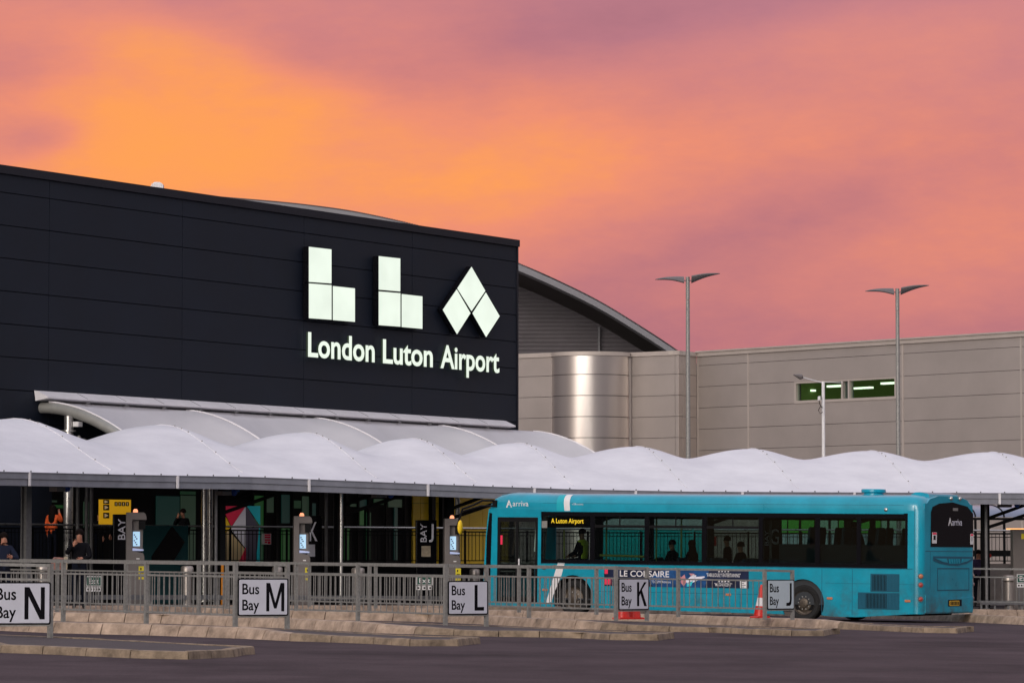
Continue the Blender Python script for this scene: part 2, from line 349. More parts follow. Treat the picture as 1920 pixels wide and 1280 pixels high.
def copy_tree(o, parent=None):
    c = o.copy(); COL.objects.link(c); c.parent = parent
    for ch in list(o.children): copy_tree(ch, c)
    return c

TX = {}
def txt_raw(s, off=0.0):
    k = (s, off)
    if k not in TX:
        cu = bpy.data.curves.new('t', 'FONT'); cu.body = s; cu.size = 1; cu.offset = off; cu.resolution_u = 4
        o = bpy.data.objects.new('t', cu); COL.objects.link(o); bpy.context.view_layer.update()
        me = o.evaluated_get(bpy.context.evaluated_depsgraph_get()).to_mesh()
        vs = [(v.co.x, v.co.y) for v in me.vertices]; fs = [tuple(p.vertices) for p in me.polygons]
        ed = {}
        for q in fs:
            for i in range(len(q)):
                e = (q[i], q[(i+1) % len(q)]); ed[frozenset(e)] = None if frozenset(e) in ed else e
        TX[k] = (vs, fs, [e for e in ed.values() if e]); bpy.data.objects.remove(o)
    return TX[k]
def text(mb, fr, s, a0, a1, b0, b1, c0, c1=None, off=0.0, cap=False, rot=False, front=None):
    """lettering filled into the rectangle a0..a1, b0..b1 (cap: b0/b1 are baseline and capital height)"""
    vs, fs, eds = txt_raw(s, off)
    xs = [v[0] for v in vs]; ys = [v[1] for v in vs]; x0, x1 = min(xs), max(xs); y0, y1 = min(ys), max(ys)
    if cap:
        hv = [v[1] for v in txt_raw(s[0], off)[0]]; y0, y1 = min(hv), max(hv)
    def mp(x, y, c):
        if rot:      # reads upwards
            return fr.p(a1-(a1-a0)*(y-y0)/(y1-y0), b0+(b1-b0)*(x-x0)/(x1-x0), c)
        return fr.p(a0+(a1-a0)*(x-x0)/(x1-x0), b0+(b1-b0)*(y-y0)/(y1-y0), c)
    n = len(vs)
    if c1 is None: mb.add([mp(x, y, c0) for x, y in vs], fs)
    else:
        old = mb.cur
        if front is not None: mb.cur = front
        mb.add([mp(x, y, c1) for x, y in vs], fs); mb.cur = old
        mb.add([mp(x, y, c0) for x, y in vs]+[mp(x, y, c1) for x, y in vs], [(a, b, n+b, n+a) for a, b in eds])

# ================================================================ GROUND
mb = MB(); xs = [-2500, -60, 60, 2500]; ys = [-300, 0, 90, 200, 3000]
mb.grid([[Vector((x, y, g(x))) for x in xs] for y in ys], False)
tag(mb.build('asphalt_road', M['asphalt']), 'dark purplish asphalt of the bus station road', 'road', kind='structure')

def resample(pts, d):
    out = [pts[0]]; hs = []
    for i in range(len(pts)-1):
        a, b = pts[i], pts[i+1]; n = max(1, round((b-a).length/d))
        for k in range(1, n+1): out.append(a.lerp(b, k/n))
    return out
def island(label, front, hfun, back, hb=.12):
    """front: plan points left -> nose; back: nose -> left"""
    fp = resample([Vector((p[0], p[1], 0)) for p in front], .9)
    bp_ = resample([Vector((p[0], p[1], 0)) for p in back], .9)
    loop = fp+bp_[1:]
    n = len(loop)
    hts = [hfun(i/(len(fp)-1)) if i < len(fp) else hb for i in range(n)]
    # inner outline
    def nrm(i):
        a = loop[max(i-1, 0)]; b = loop[min(i+1, n-1)]; t = (b-a).normalized(); return Vector((-t.y, t.x, 0))
    ns = [nrm(i) for i in range(n)]
    top = []
    kb = MB(); rnd = random.Random(len(label))
    for i in range(n-1):
        p, q = loop[i], loop[i+1]; t = (q-p).normalized(); L_ = (q-p).length; gp = .011
        h0, h1 = hts[i], hts[i+1]; sp0 = .10 if h0 > .15 else .03; sp1 = .10 if h1 > .15 else .03
        def col(o, nn, h, spl):
            P = lambda w_, z: Vector((o.x+nn.x*w_, o.y+nn.y*w_, g(o.x)+z))
            return [P(0, -.02), P(spl*.5, h*.62), P(spl*.8, h*.93), P(spl+.03, h), P(spl+.15, h), P(spl+.15, -.02)]
        dz = rnd.uniform(-.006, .006); a = col(p+t*gp, ns[i], h0+dz, sp0); b = col(q-t*gp, ns[i+1], h1+dz, sp1)
        kb.cur = 0 if (h0+h1)/2 > .15 else 1
        m = len(a); kb.add(a+b, [(k, k+1, m+k+1, m+k) for k in range(m-1)]+[tuple(range(m))[::-1], tuple(range(m, 2*m))])
    root = None
    sf = MB(); inner = [Vector((p.x+ns[i].x*.14, p.y+ns[i].y*.14, g(p.x)+hts[i]-.012)) for i, p in enumerate(loop)]
    nf = len(fp); nb = n-nf+1
    # strip triangulation between the front and the back edge
    fr_ = inner[:nf]; bk = inner[nf-1:][::-1]; K = 24
    def samp(l, t): x = t*(len(l)-1); i = min(int(x), len(l)-2); return l[i].lerp(l[i+1], x-i)
    sf.grid([[samp(fr_, k/K), samp(bk, k/K)] for k in range(K+1)], False)
    o = sf.build('traffic_island', M['paving']); tag(o, label, 'pavement', kind='structure')
    kb.build('kerb', [M['kerb'], M['kerblow']], o)
    return o
def rp(px, py, h=0): p = road(px, py, h); return (p.x, p.y)
dN = Vector((-.6, .8, 0))
def ext(p, d): return (p[0]+dN.x*d, p[1]+dN.y*d)

LEFT = {}
def make_island(label, fpx, high, backpx, extl, extb):
    fpts = [rp(*p) for p in fpx]; first = ext(fpts[0], extl)
    front = [first]+fpts
    tot = sum((Vector(front[i+1])-Vector(front[i])).length for i in range(len(front)-1))
    s = 0; marks = [0]
    for i in range(len(front)-1): s += (Vector(front[i+1])-Vector(front[i])).length; marks.append(s/tot)
    hi_end = marks[high+1]; lo_start = min(1, hi_end+2.4/tot)
    def hf(t):
        if t <= hi_end: return .20
        if t >= lo_start: return .115
        return .20-(t-hi_end)/(lo_start-hi_end)*.085
    tip = fpts[-1]; bk = [rp(x, y, .12) for x, y in backpx]
    back = [tip, (tip[0]+.12, tip[1]+.45)]+bk+[ext(bk[-1], extb)]
    return island(label, front, hf, back)
make_island('kerbed island with the Bus Bay N sign, nearest the camera', [(-260, 1196), (-60, 1212), (0, 1223), (79, 1225.5), (243, 1233), (354, 1235.5), (440, 1231), (460, 1227)], 1,
            [(400, 1207), (250, 1199), (60, 1190), (-200, 1181)], 8, 8)
make_island('kerbed island carrying the Bus Bay M sign', [(98, 1186), (279, 1190.5), (440, 1196), (542, 1201), (620, 1203.5), (699, 1206.5), (768, 1210.5), (860, 1210.5), (888, 1207)], 2,
            [(800, 1191), (680, 1185), (543, 1178)], 10, 7)
make_island('kerbed island carrying the Bus Bay L sign', [(98, 1164), (300, 1168), (551, 1178), (623, 1181.5), (702, 1186), (850, 1190.5), (934, 1193), (1011, 1194), (1090, 1196), (1142, 1199), (1235, 1200), (1255, 1197)], 4,
            [(1180, 1183), (1060, 1178), (925, 1172)], 6, 12)
make_island('kerbed island carrying the Bus Bay K sign', [(545, 1160), (800, 1165), (916, 1170.5), (1028, 1176.6), (1175, 1181.5), (1254, 1183.5), (1330, 1185), (1409, 1188.5), (1484, 1191.5), (1545, 1191.5), (1563, 1188)], 3,
            [(1480, 1177), (1380, 1172), (1240, 1165)], 4, 9)
make_island('kerbed island carrying the Bus Bay J sign, beside the bus', [(930, 1158), (1228, 1166), (1360, 1171), (1533, 1177), (1605, 1180), (1730, 1185.5), (1795, 1186.5), (1816, 1184)], 3,
            [(1740, 1173), (1640, 1168), (1520, 1161.5)], 4, 9)
make_island('kerbed island behind the rear of the bus at the right', [(1500, 1155), (1723, 1161), (1830, 1166.5), (1925, 1171), (2010, 1176), (2130, 1181), (2200, 1180)], 3,
            [(2120, 1165), (2000, 1158)], 3, 6)

# ================================================================ FRONT CANOPY LINE
gp = [-230, -20, 225, 470, 720, 905, 1085, 1297, 1505, 1725, 1950, 2180, 2420, 2670]
gyp = [872, 883, 889, 893.5, 903.5, 911, 917, 921, 922, 923, 924, 924.5, 925, 925.5]
gY = [75.5, 79.8, 84.0, 87.4, 90.1, 92, 93.5, 94.9, 96.1, 97.2, 98.2, 99.1, 99.9, 100.6]
GP = [at(a, b, y*1.14) for a, b, y in zip(gp, gyp, gY)]
def pnorm(i):
    a = GP[max(i-1, 0)]; b = GP[min(i+1, len(GP)-1)]; t = (b-a); t.z = 0; t.normalize(); return Vector((-t.y, t.x, 0))
GN = [pnorm(i) for i in range(len(GP))]
def gutter_at(px, back=0., z=None):
    """world point on the gutter line seen at image column px, moved back (away from the road)"""
    def Q(t): i = min(int(t), len(GP)-2); i = max(i, 0); f_ = t-i; return GP[i].lerp(GP[i+1], f_)+GN[i].lerp(GN[i+1], f_)*back
    C_ = lambda t: 960+F*Q(t).x/Q(t).y
    n = (len(GP)-1)*4; lo, hi = -.8, len(GP)-.2; ts = [lo+(hi-lo)*k/n for k in range(n+1)]
    for a_, b_ in zip(ts[:-1], ts[1:]):
        if C_(a_) <= px <= C_(b_):
            for _ in range(30):
                m_ = (a_+b_)/2
                if C_(m_) < px: a_ = m_
                else: b_ = m_
            break
    else: a_ = hi if px > C_(hi) else lo
    P = Q(a_)
    if z is not None: P.z = z
    return P
def gdir(px): a = gutter_at(px-15); b = gutter_at(px+15); d = b-a; d.z = 0; return d.normalized()

can = thing('walkway_canopy', 'long white tensile canopy of wave-shaped bays over the bus platform', 'canopy', (GP[5].x, GP[5].y, 0))
HW = 3.6; KU, KV = 14, 28
mb = MB(); seam = MB(); bolt = MB()
def prof(t):
    t = t if t <= 1 else 2-t
    return .5*math.sin(t*math.pi/2)+.5*(1-math.cos(t*math.pi))/2
def rib(i, t, f=1.): 
    h = (1.5, 1.5, 1.5, 1.47, 1.45, 1.43, 1.42, 1.40, 1.37, 1.34, 1.33, 1.33)[min(i, 11)]; return GP[i]+GN[i]*(t*HW)+UP*(h*prof(t)*f)
rows = []
for i in range(len(GP)-1):
    for k in range(KU+(1 if i == len(GP)-2 else 0)):
        w_ = k/KU; row = []
        
        for j in range(KV+1):
            t = 2*j/KV; e = min(1, t*1.2, (2-t)*1.2)
            a = rib(i, t, 1); b = rib(i+1, t, 1)
            P = a.lerp(b, w_); base = GP[i].lerp(GP[i+1], w_).z
            phi = w_+.075*math.sin(math.pi*w_); smo = ((1+math.cos(2*math.pi*phi))/2)**.88; shp = 1-math.sin(math.pi*w_)**.8; q_ = min(1, max(0, (min(t, 2-t)-.35)/.5)); dep = (.38, .38, .38, .38, .37, .34, .29, .25, .23, .22, .22, .22)[min(i, 11)]*(1-w_)+(.38, .38, .38, .38, .37, .34, .29, .25, .23, .22, .22, .22)[min(i+1, 11)]*w_; sag = 1-dep+dep*(smo*q_+shp*(1-q_))
            P.z = base+(P.z-base)*(1-(1-sag)*e)
            row.append(P)
        rows.append(row)
mb.grid(rows); mb.build('membrane', M['membrane'], can)
for i in range(len(GP)):
    pts = [rib(i, 2*j/24)+UP*.012 for j in range(1, 25)]
    seam = MB(); seam.tube(pts, .013, 6); seam.build('seam_cable', M['membrane'], can)
    for j in (3, 5, 7, 9, 10, 11):
        q = rib(i, j/13*1.0)+UP*.035; bolt = MB(); bolt.ball(q, .020, n=6, m=4); bolt.build('seam_clamp', M['galv'], can)

# scalloped rear arches would be hidden; gutter beam
gb = MB(); gb2 = MB(); clip = MB(); studs = MB()
for i in range(len(GP)-1):
    a, b = GP[i], GP[i+1]; t = (b-a); ln = t.length; fr = Fr(a, t, UP-t.normalized()*t.normalized().z, (t.normalized().y, -t.normalized().x, 0))
    gb.box(fr, -.01, ln, -.17, -.02, -.22, .05); gb2.box(fr, -.01, ln, -.34, -.173, -.20, .02)
    gb.box(fr, -.01, ln, -.022, -.002, -.24, .07)
    for k in range(5): studs = MB(); studs.ball(fr.p(ln*(k+.5)/5, .02, .03), .022, n=6, m=4); studs.build('edge_stud', M['galvdark'], can)
gb.build('gutter', M['gutter'], can); gb2.build('edge_beam', M['gutter'], can)
for px in (52, 330, 577, 800, 1000, 1190, 1390, 1600, 1872):
    P = gutter_at(px); d = gdir(px); fr = Fr(P, d, UP, (d.y, -d.x, 0)); clip = MB(); clip.box(fr, -.035, .035, -.34, -.01, .052, .085); clip.build('gutter_joint', M['whitemetal'], can)
# posts with raking struts
for px, wd in ((50, .11), (414, .11), (636, .11), (842, .12), (1120, .11), (1330, .11), (1590, .11), (1846, .11)):
    P = gutter_at(px, 1.6); d = gdir(px); fr = Fr((P.x, P.y, g(P.x)+.2), d, UP, (d.y, -d.x, 0)); m = MB()
    m.box(fr, -wd, wd, 0, 3.5, -.09, -.06); m.box(fr, -wd, wd, 0, 3.5, .06, .09); m.box(fr, -.02, .02, 0, 3.5, -.06, .06)
    m.box(fr, -.18, .18, 0, .02, -.18, .18)
    po = m.build('post', M['galvdark'] if px in (50,) else M['black'], can)
    if px not in (50,):
        st = MB(); st.tube([fr.p(.1, 2.72, 0), fr.p(1.9, 3.42, .7)], .05, 8); st.tube([fr.p(.1, 2.45, 0), fr.p(2.5, 3.30, .95)], .05, 8); st.build('strut', M['black'], can)

# ================================================================ PLATFORM under the canopy
mb = MB(); kb = MB(); back = []; frontp = []
for i in range(len(GP)): frontp.append(GP[i]+GN[i]*(-.35))
pl = [[Vector((p.x, p.y, g(p.x)+.19)), Vector((p.x+GN[i].x*30, p.y+GN[i].y*30, g(p.x)+.19))] for i, p in enumerate(frontp)]
mb.grid(pl, False); pf = mb.build('platform_pavement', M['paving']); tag(pf, 'paved passenger platform under the canopy', 'pavement', kind='structure')
fp = resample([Vector((p.x, p.y, 0)) for p in frontp], .95)
for i in range(len(fp)-1):
    a, b = fp[i], fp[i+1]; t = (b-a).normalized(); nn = Vector((-t.y, t.x, 0)); a = a+t*.008; b = b-t*.008
    pr = lambda o: [Vector((o.x-nn.x*w_, o.y-nn.y*w_, g(o.x)+z)) for w_, z in ((.12, -.02), (.06, .17), (.02, .2), (-.12, .2), (-.12, -.02))]
    A, B = pr(a), pr(b); kb.add(A+B, [(k, k+1, 6+k, 5+k) for k in range(4)]+[(4, 3, 2, 1, 0), (5, 6, 7, 8, 9)])
kb.build('kerb', M['kerb'], pf)

# ================================================================ TERMINAL (dark wall)
WL = hz(0, 309, 12.7); WR = hz(970, 450, 12.7)
ud = (WR-WL); ud.z = 0; LW = ud.length; ud.normalize()
nout = Vector((ud.y, -ud.x, 0))
TW = Fr((WL.x, WL.y, 0), ud, UP, nout)
term = thing('terminal_building', 'big dark navy clad airport terminal with oblique front wall', 'building', (WR.x, WR.y, 0))
A0 = -30.0
m = MB(); m.box(TW, A0, LW-.12, 3.9, 12.55, -.5, -.06); m.box(TW, LW-.12, LW-.06, 0, 12.55, -18, -.06)
m.build('wall_core', M['joint'], term)
# cladding panels, 0.94 m high
edges = sorted([TW.pix(px, 500)[0] for px in (92, 342, 570, 773)]); stepw = (edges[-1]-edges[0])/3
cols = [A0]+[edges[0]-stepw*k for k in range(1, 0, -1)]+edges+[LW-.05]
cols = [c for c in cols if c >= A0]
z1 = TW.pix(0, 360)[1]; m = MB(); zt = 12.46; z = z1; rowsz = [zt]
while z > 4.3: rowsz.append(z); z -= .935
rowsz.append(3.95)
for a, b in zip(cols[:-1], cols[1:]):
    for zz, zy in zip(rowsz[:-1], rowsz[1:]):
        m.box(TW, a+.008, b-.008, zy+.011, zz-.011, -.058, 0)
m.build('cladding', M['navy'], term, bevel=.008)
m = MB(); m.box(TW, A0, LW+.06, 12.46, 12.7, -.5, .07); m.box(TW, LW-.05, LW+.03, 3.9, 12.46, -.3, .03); m.build('parapet', M['navycap'], term)
m = MB(); m.box(TW, A0, LW-.2, 12.2, 12.3, -18, -.5); m.build('roof', M['soffit'], term)
# ground floor: dark backing, glazing, yellow panels
m = MB(); m.box(TW, A0, LW-.1, 0, 3.9, -.6, -.3); m.build('ground_floor_wall', M['black'], term)
m = MB(); a1 = TW.pix(97, 980)[0]; m.box(TW, A0, a1, 0, 3.9, -.298, 0); m.build('navy_base_wall', M['navy'], term)
def wallpane(px0, px1, y0, y1, mat, name='window', c=-.29, th=.03, par=term):
    a, b0 = TW.pix(px0, y1); a2, b1 = TW.pix(px1, y0); q = MB(); q.box(TW, a, a2, max(0.02, b0), min(3.88, b1), c, c+th); return q.build(name, mat, par)
for k, (x0, x1, y0, y1) in enumerate([(352, 380, 921, 926), (352, 380, 929, 1060), (306, 350, 930, 1060), (488, 507, 929, 985), (488, 507, 990, 1060), (512, 526, 929, 960), (541, 556, 927, 980), (541, 556, 990, 1060), (563, 577, 938, 952), (580, 592, 930, 975), (598, 605, 943, 1045),
                                     (643, 657, 951, 983), (643, 657, 990, 1060), (670, 681, 944, 949), (686, 700, 936, 950), (686, 695, 951, 984), (714, 732, 935, 945), (741, 766, 936, 950), (752, 758, 951, 1050), (655, 668, 990, 1050), (700, 708, 960, 1050), (170, 180, 940, 1040)]):
    wallpane(x0, x1, y0, y1, M['pgreen'][(k*7) % 4])
for x0, x1, y, gi in ((99, 120, 939, 3), (103, 138, 948, 1), (120, 140, 950, 1)):
    wallpane(x0, x1, y-1.6, y+1.6, M['pgreen'][gi], 'interior_light', -.28, .03)
for px in (486, 509, 530, 560, 594, 610, 660, 683, 702, 735, 770): wallpane(px-1.6, px+1.6, 905, 1060, M['black'], 'mullion', -.26, .05)
ya = [785, 798.6, 799.4, 814, 821, 833, 846, 866, 890, 915, 940, 964]
for x0, x1 in ((785, 798.7), (799.3, 814), (821, 833), (846, 866), (866.6, 890), (890.6, 915), (915.6, 940), (940.6, 965)):
    for y0, y1 in ((900, 942.5), (943.5, 1075)): wallpane(x0, x1, y0, y1, M['yellow'], 'yellow_panel', -.28, .06)
for x0, x1 in ((814, 821), (833, 846)): wallpane(x0, x1, 900, 1075, M['black'], 'pier', -.28, .2)
# small white roof vent
m = MB(); P = at(295, 352, 150); fr = Fr(P, (1, 0, 0), UP, (0, -1, 0)); m.prism(fr, [(-.3, -.6), (.28, -.6), (.24, .12), (.12, .2), (-.1, .2), (-.26, .02)], -.3, .3)
for k in range(5): m.box(fr, -.2+k*.09, -.17+k*.09, -.1, .14, .3, .32)
o = m.build('roof_vent', M['whitemetal']); tag(o, 'small pale vent cowl poking above the dark parapet', 'vent')
m = MB(); m.box(Fr((P.x, P.y, 0), (1, 0, 0), UP, (0, -1, 0)), -.2, .2, 12.2, P.z-.55, -.2, .2); m.build('duct', M['galvdark'], o)
ORG[o.name] = o.location.copy()

# illuminated sign
sgn = thing('illuminated_sign', 'glowing white three-part logo over the words London Luton Airport on the dark wall', 'sign', TW.p(LW-6, 6, .1))
def litpoly(pts):
    q = [TW.pix(x, y, .26) for x, y in pts]; m = MB(); m.cur = 0; m.prism(TW, q, .04, .25)
    cx = sum(p[0] for p in q)/len(q); cy = sum(p[1] for p in q)/len(q)
    q2 = [(cx+(a-cx)*.975, cy+(b-cy)*.98) for a, b in q]; m.cur = 1; m.prism(TW, q2, .2505, .262)
    m.build('logo_panel', [M['blackgloss'], M['lit']], sgn)
for pts in ([(579, 462), (622, 467), (622, 532), (579, 529)], [(579, 530.5), (622.2, 534), (622.2, 600), (579, 597)], [(624, 535.5), (666, 540), (666, 604), (624, 600.5)],
            [(710, 479.5), (751, 484), (751, 547), (710, 543.5)], [(710, 545.5), (751.3, 549), (751.3, 613), (710, 610)], [(753, 550.5), (792.5, 555), (792.5, 617), (753, 613.5)],
            [(884.3, 499.5), (910.6, 545.3), (884.3, 583.7), (857.1, 540.5)], [(856.5, 541.8), (882.7, 587), (857.1, 627), (829.9, 580.5)], [(911.1, 547.6), (937.5, 592.7), (911.6, 632.4), (885.6, 587)]):
    litpoly(pts)
base = TW.pix(578.4, 668.6, .22)[1]; capz = TW.pix(578.4, 622, .22)[1]
for wd, x0, x1 in (('London', 578.6, 703.5), ('Luton', 719, 812.5), ('Airport', 827, 937.3)):
    m = MB(); a0 = TW.pix(x0, 650, .22)[0]; a1 = TW.pix(x1, 680, .22)[0]
    bb = base; 
    text(m, TW, wd, a0, a1, bb, bb+(capz-base), .13, .2, off=.021, cap=True, front=1)
    m.build('lettering', [M['litside'], M['lit']], sgn)

# ================================================================ UPPER CANOPY against the wall
uc = thing('entrance_canopy', 'upper white and grey fabric canopy fixed along the dark wall', 'canopy', TW.p(12, 0, 2))
ra0, rz0 = TW.pix(90, 733, .5); ra1, rz1 = TW.pix(967, 788, .5); rz = (rz0+rz1)/2
m = MB()
m.prism(Fr(TW.O, TW.C, UP, TW.A), [(0, rz+.02), (.12, rz), (.50, rz-.17), (.50, rz-.21), (.05, rz-.28)], ra0, ra1); m.build('flashing', M['whitemetal'], uc)
for k in range(1, 14):
    a = ra0+(ra1-ra0)*k/14; q = MB(); q.prism(Fr(TW.O, TW.C, UP, TW.A), [(.11, rz+.004), (.12, rz+.008), (.505, rz-.164), (.505, rz-.172)], a-.006, a+.006); q.box(TW, a-.01, a+.10, rz-.31, rz-.275, .44, .52); q.build('flashing_joint', M['galvdark'], uc)
ribs = [TW.pix(px, 760, .3)[0] for px in (92, 350, 590, 822)]; ribs.append(ribs[-1]+6.3)
VW = 4.5
def uz(v): return rz-.3-.115*v**2+(.012*v**3*.3)
rows = []
for i in range(len(ribs)-1):
    for k in range(16+(1 if i == len(ribs)-2 else 0)):
        w_ = k/16; s_ = math.sin(math.pi*w_)**1.0
        row = []
        for j in range(19):
            v = .3+(VW-.3)*j/18; e = min(1, (v-.3)/1.4); e2 = min(1, (VW-v)/1.2+.3)
            row.append(TW.p(ribs[i]*(1-w_)+ribs[i+1]*w_, uz(v)-.78*s_*e*e2, v))
        rows.append(row)
m = MB(); m.grid(rows); m.build('membrane', M['membrane2'], uc)
for i, a in enumerate(ribs):
    m = MB(); m.tube([TW.p(a, uz(.3+(VW-.3)*j/20)+.005, .3+(VW-.3)*j/20) for j in range(21)], .03, 6); m.build('edge_cable', M['whitemetal'], uc)
m = MB(); m.tube([TW.p(ribs[0]+.02, uz(.02+(VW)*j/20)-.17, .02+(VW)*j/20) for j in range(21)], .16, 14); m.build('arch_tube', M['tube'], uc)
for i in (1, 2, 3):
    m = MB(); m.tube([TW.p(ribs[i], uz(.3+(VW-.3)*j/20)-.22, .3+(VW-.3)*j/20) for j in range(21)], .12, 10); m.build('arch_tube', M['tube'], uc)
# column at its left end
pa = TW.pix(129, 800, 1.1)[0]
m = MB(); m.tube([TW.p(pa, .2, 1.1), TW.p(pa, uz(1.1)-.3, 1.1)], .135, 16); m.tube([TW.p(pa, uz(1.1)-.75, 1.1), TW.p(pa, uz(1.1)-.7, 1.1)], .21, 16); cpost = m.build('column', M['stainless'], uc)
m = MB(); m.tube([TW.p(pa-.05, uz(1)-1.0, 1.1), TW.p(pa-.05, uz(1)-.7, .6), TW.p(pa-.05, uz(1)-.72, .2)], .03); m.build('bracket', M['galv'], cpost)
# camera and floodlight on that column
cz = TW.pix(133, 795, 1.3)[1]
o = thing('security_camera', 'white camera and floodlight cluster on the column under the arch tube', 'camera', TW.p(pa, cz, 1.3))
m = MB(); m.box(TW, pa-.02, pa+.20, cz-.07, cz+.08, 1.25, 1.45); m.build('housing', M['white'], o, bevel=.02)
m = MB(); m.tube([TW.p(pa, cz-.4, 1.25), TW.p(pa+.5, cz-.42, 1.3), TW.p(pa+.75, cz-.55, 1.35)], .035); m.ball(TW.p(pa+.15, cz-.38, 1.35), .07); m.tube([TW.p(pa-.25, cz-.5, 1.2), TW.p(pa-.1, cz-.45, 1.2)], .08, 10); m.build('bracket', M['galv'], o)

# ================================================================ SILVER BUILDING at the right
ZT = 11.2
sb = thing('clad_building', 'long silver-grey metal clad building with curved corner', 'building', hz(1308, 660, ZT)*1.0)
sb.location.z = 0; ORG[sb.name] = sb.location.copy()
def seg(p0, p1): 
    a, b = Vector(p0), Vector(p1); a.z = b.z = 0; d = b-a; return Fr(a, d, UP, (d.y, -d.x, 0)), d.length
pA = hz(960, 664, ZT); pB = hz(1035, 661, ZT); pC = hz(1180, 661, ZT); pD = hz(1272, 657, ZT); pE = hz(1306, 660.5, ZT); pF = hz(1308, 660.5, ZT); pG = hz(2700, 572.9, ZT)
def clad(fr, ln, vs, zr, name, core=True, skip=None):
    m = MB(); 
    if core: m.box(fr, (.0 if ln > 5 else .46), ln-.46, 0, ZT-.1, -.4, -.05); m.build('wall_core', M['joint2'], sb); m = MB()
    for a, b in zip(vs[:-1], vs[1:]):
        for z0, z1_ in zip(zr[1:], zr[:-1]):
            if skip and skip[0] < (a+b)/2 < skip[1] and skip[2] < (z0+z1_)/2 < skip[3]: continue
            m.box(fr, a+.010, b-.010, z0+.009, z1_-.009, -.048, 0)
    return m.build(name, M['silverclad'], sb, bevel=.006)
zr1 = [11.0, 10.12]+[10.12-.975*k for k in range(1, 10)]+[0.0]
fr, ln = seg(pA, pB); clad(fr, ln, [0, ln], zr1, 'cladding')
fr, ln = seg(pC, pD); clad(fr, ln, [0, .14, ln-.2, ln], zr1, 'cladding')
fr, ln = seg(pD, pE); clad(fr, ln, [0, .35, ln], zr1, 'cladding')
# curved corner
c0 = (pB+pC)/2; c0.z = 0; cr_ = (pC-pB).length/2; dirb = (pC-pB).normalized(); dirf = Vector((dirb.y, -dirb.x, 0)); sag_ = 1.45
def arc(k, n, off=0.): th = math.pi*k/n; return c0-dirb*(math.cos(th)*(cr_+off))+dirf*(math.sin(th)*(sag_+off))
m = MB()
for z0, z1_ in zip(zr1[1:], zr1[:-1]):
    m.grid([[arc(k, 40)+UP*zz for k in range(41)] for zz in (z0+.015, z1_-.015)])
m.build('curved_cladding', M['silvercurve'], sb)
m = MB(); m.grid([[arc(k, 40, -.05)+UP*zz for k in range(41)] for zz in (0, ZT-.1)]); m.build('curved_core', M['joint2'], sb)
m = MB()
m.grid([[arc(k, 40, o_)+UP*zz for k in range(41)] for o_, zz in ((.0, ZT-.2), (.05, ZT-.2), (.05, ZT-.02), (-.4, ZT))]); m.build('coping', M['silvertrim'], sb)
for a, b in ((pA, pB), (pC, pD), (pD, pE)):
    fr, ln = seg(a, b); m = MB(); m.box(fr, -.02, ln+.02, ZT-.2, ZT, -.5, .055); m.build('coping', M['silvertrim'], sb)
m = MB(); fr, ln = seg(pC, pD); m.tube([fr.p(.05, 0, .05), fr.p(.05, ZT-.25, .05)], .09, 10); m.build('downpipe', M['silvertrim'], sb)
m = MB(); m.prism(Fr((0, 0, ZT-.35), (1, 0, 0), (0, 1, 0), UP), [(pA.x, pA.y), (pB.x, pB.y+.2), (pC.x, pC.y+.2), (pD.x, pD.y+.3), (pE.x, pE.y+.3), (pE.x, 215), (pA.x, 215)], 0, .1); m.build('roof', M['soffit'], sb)
# main wall
fr, ln = seg(pF, pG); MW = fr
vs = [0]+[MW.pix(px, 760)[0] for px in (1403, 1693, 1915)]+[ln]
zz0 = MW.pix(1311, 685.5)[1]; zr2 = [11.0, zz0]+[zz0-.985*k for k in range(1, 10)]+[0.]
wa0 = MW.pix(1490, 732)[0]; wa1 = MW.pix(1681, 732)[0]; wz1, wz0 = zr2[2], zr2[3]
wr = None
vs2 = sorted(vs+[wa0, wa1])
wzm = MW.pix(1585, 728)[1]
ri = max(i for i in range(len(zr2)-1) if zr2[i] > wzm); wz1, wz0 = zr2[ri], zr2[ri+1]
m = MB()
for a, b in zip(vs[:-1], vs[1:]):
    for i, (z1_, z0) in enumerate(zip(zr2[:-1], zr2[1:])):
        segs = [(a, b)]
        if i == ri and a < wa0 < b: segs = [(a, wa0), (wa1, b)]
        for s0, s1 in segs: m.box(MW, s0+.010, s1-.010, z0+.009, z1_-.009, -.048, 0)
m.build('cladding', M['silverclad'], sb, bevel=.006)
m = MB(); m.box(MW, 0, wa0, 0, ZT-.1, -.4, -.05); m.box(MW, wa1, ln, 0, ZT-.1, -.4, -.05); m.box(MW, wa0, wa1, 0, wz0, -.4, -.05); m.box(MW, wa0, wa1, wz1, ZT-.1, -.4, -.05); m.build('wall_core', M['joint2'], sb)
m = MB(); m.box(MW, -.02, ln, 11.0, ZT, -.5, .08); m.box(MW, -.02, ln, ZT-.02, ZT+.05, -.6, .14); m.build('coping', M['silvertrim'], sb)
for a in vs[:-1]: q = MB(); q.box(MW, a-.045, a+.045, 0, 11.0, -.02, .02); q.build('cover_strip', M['silvertrim'], sb)
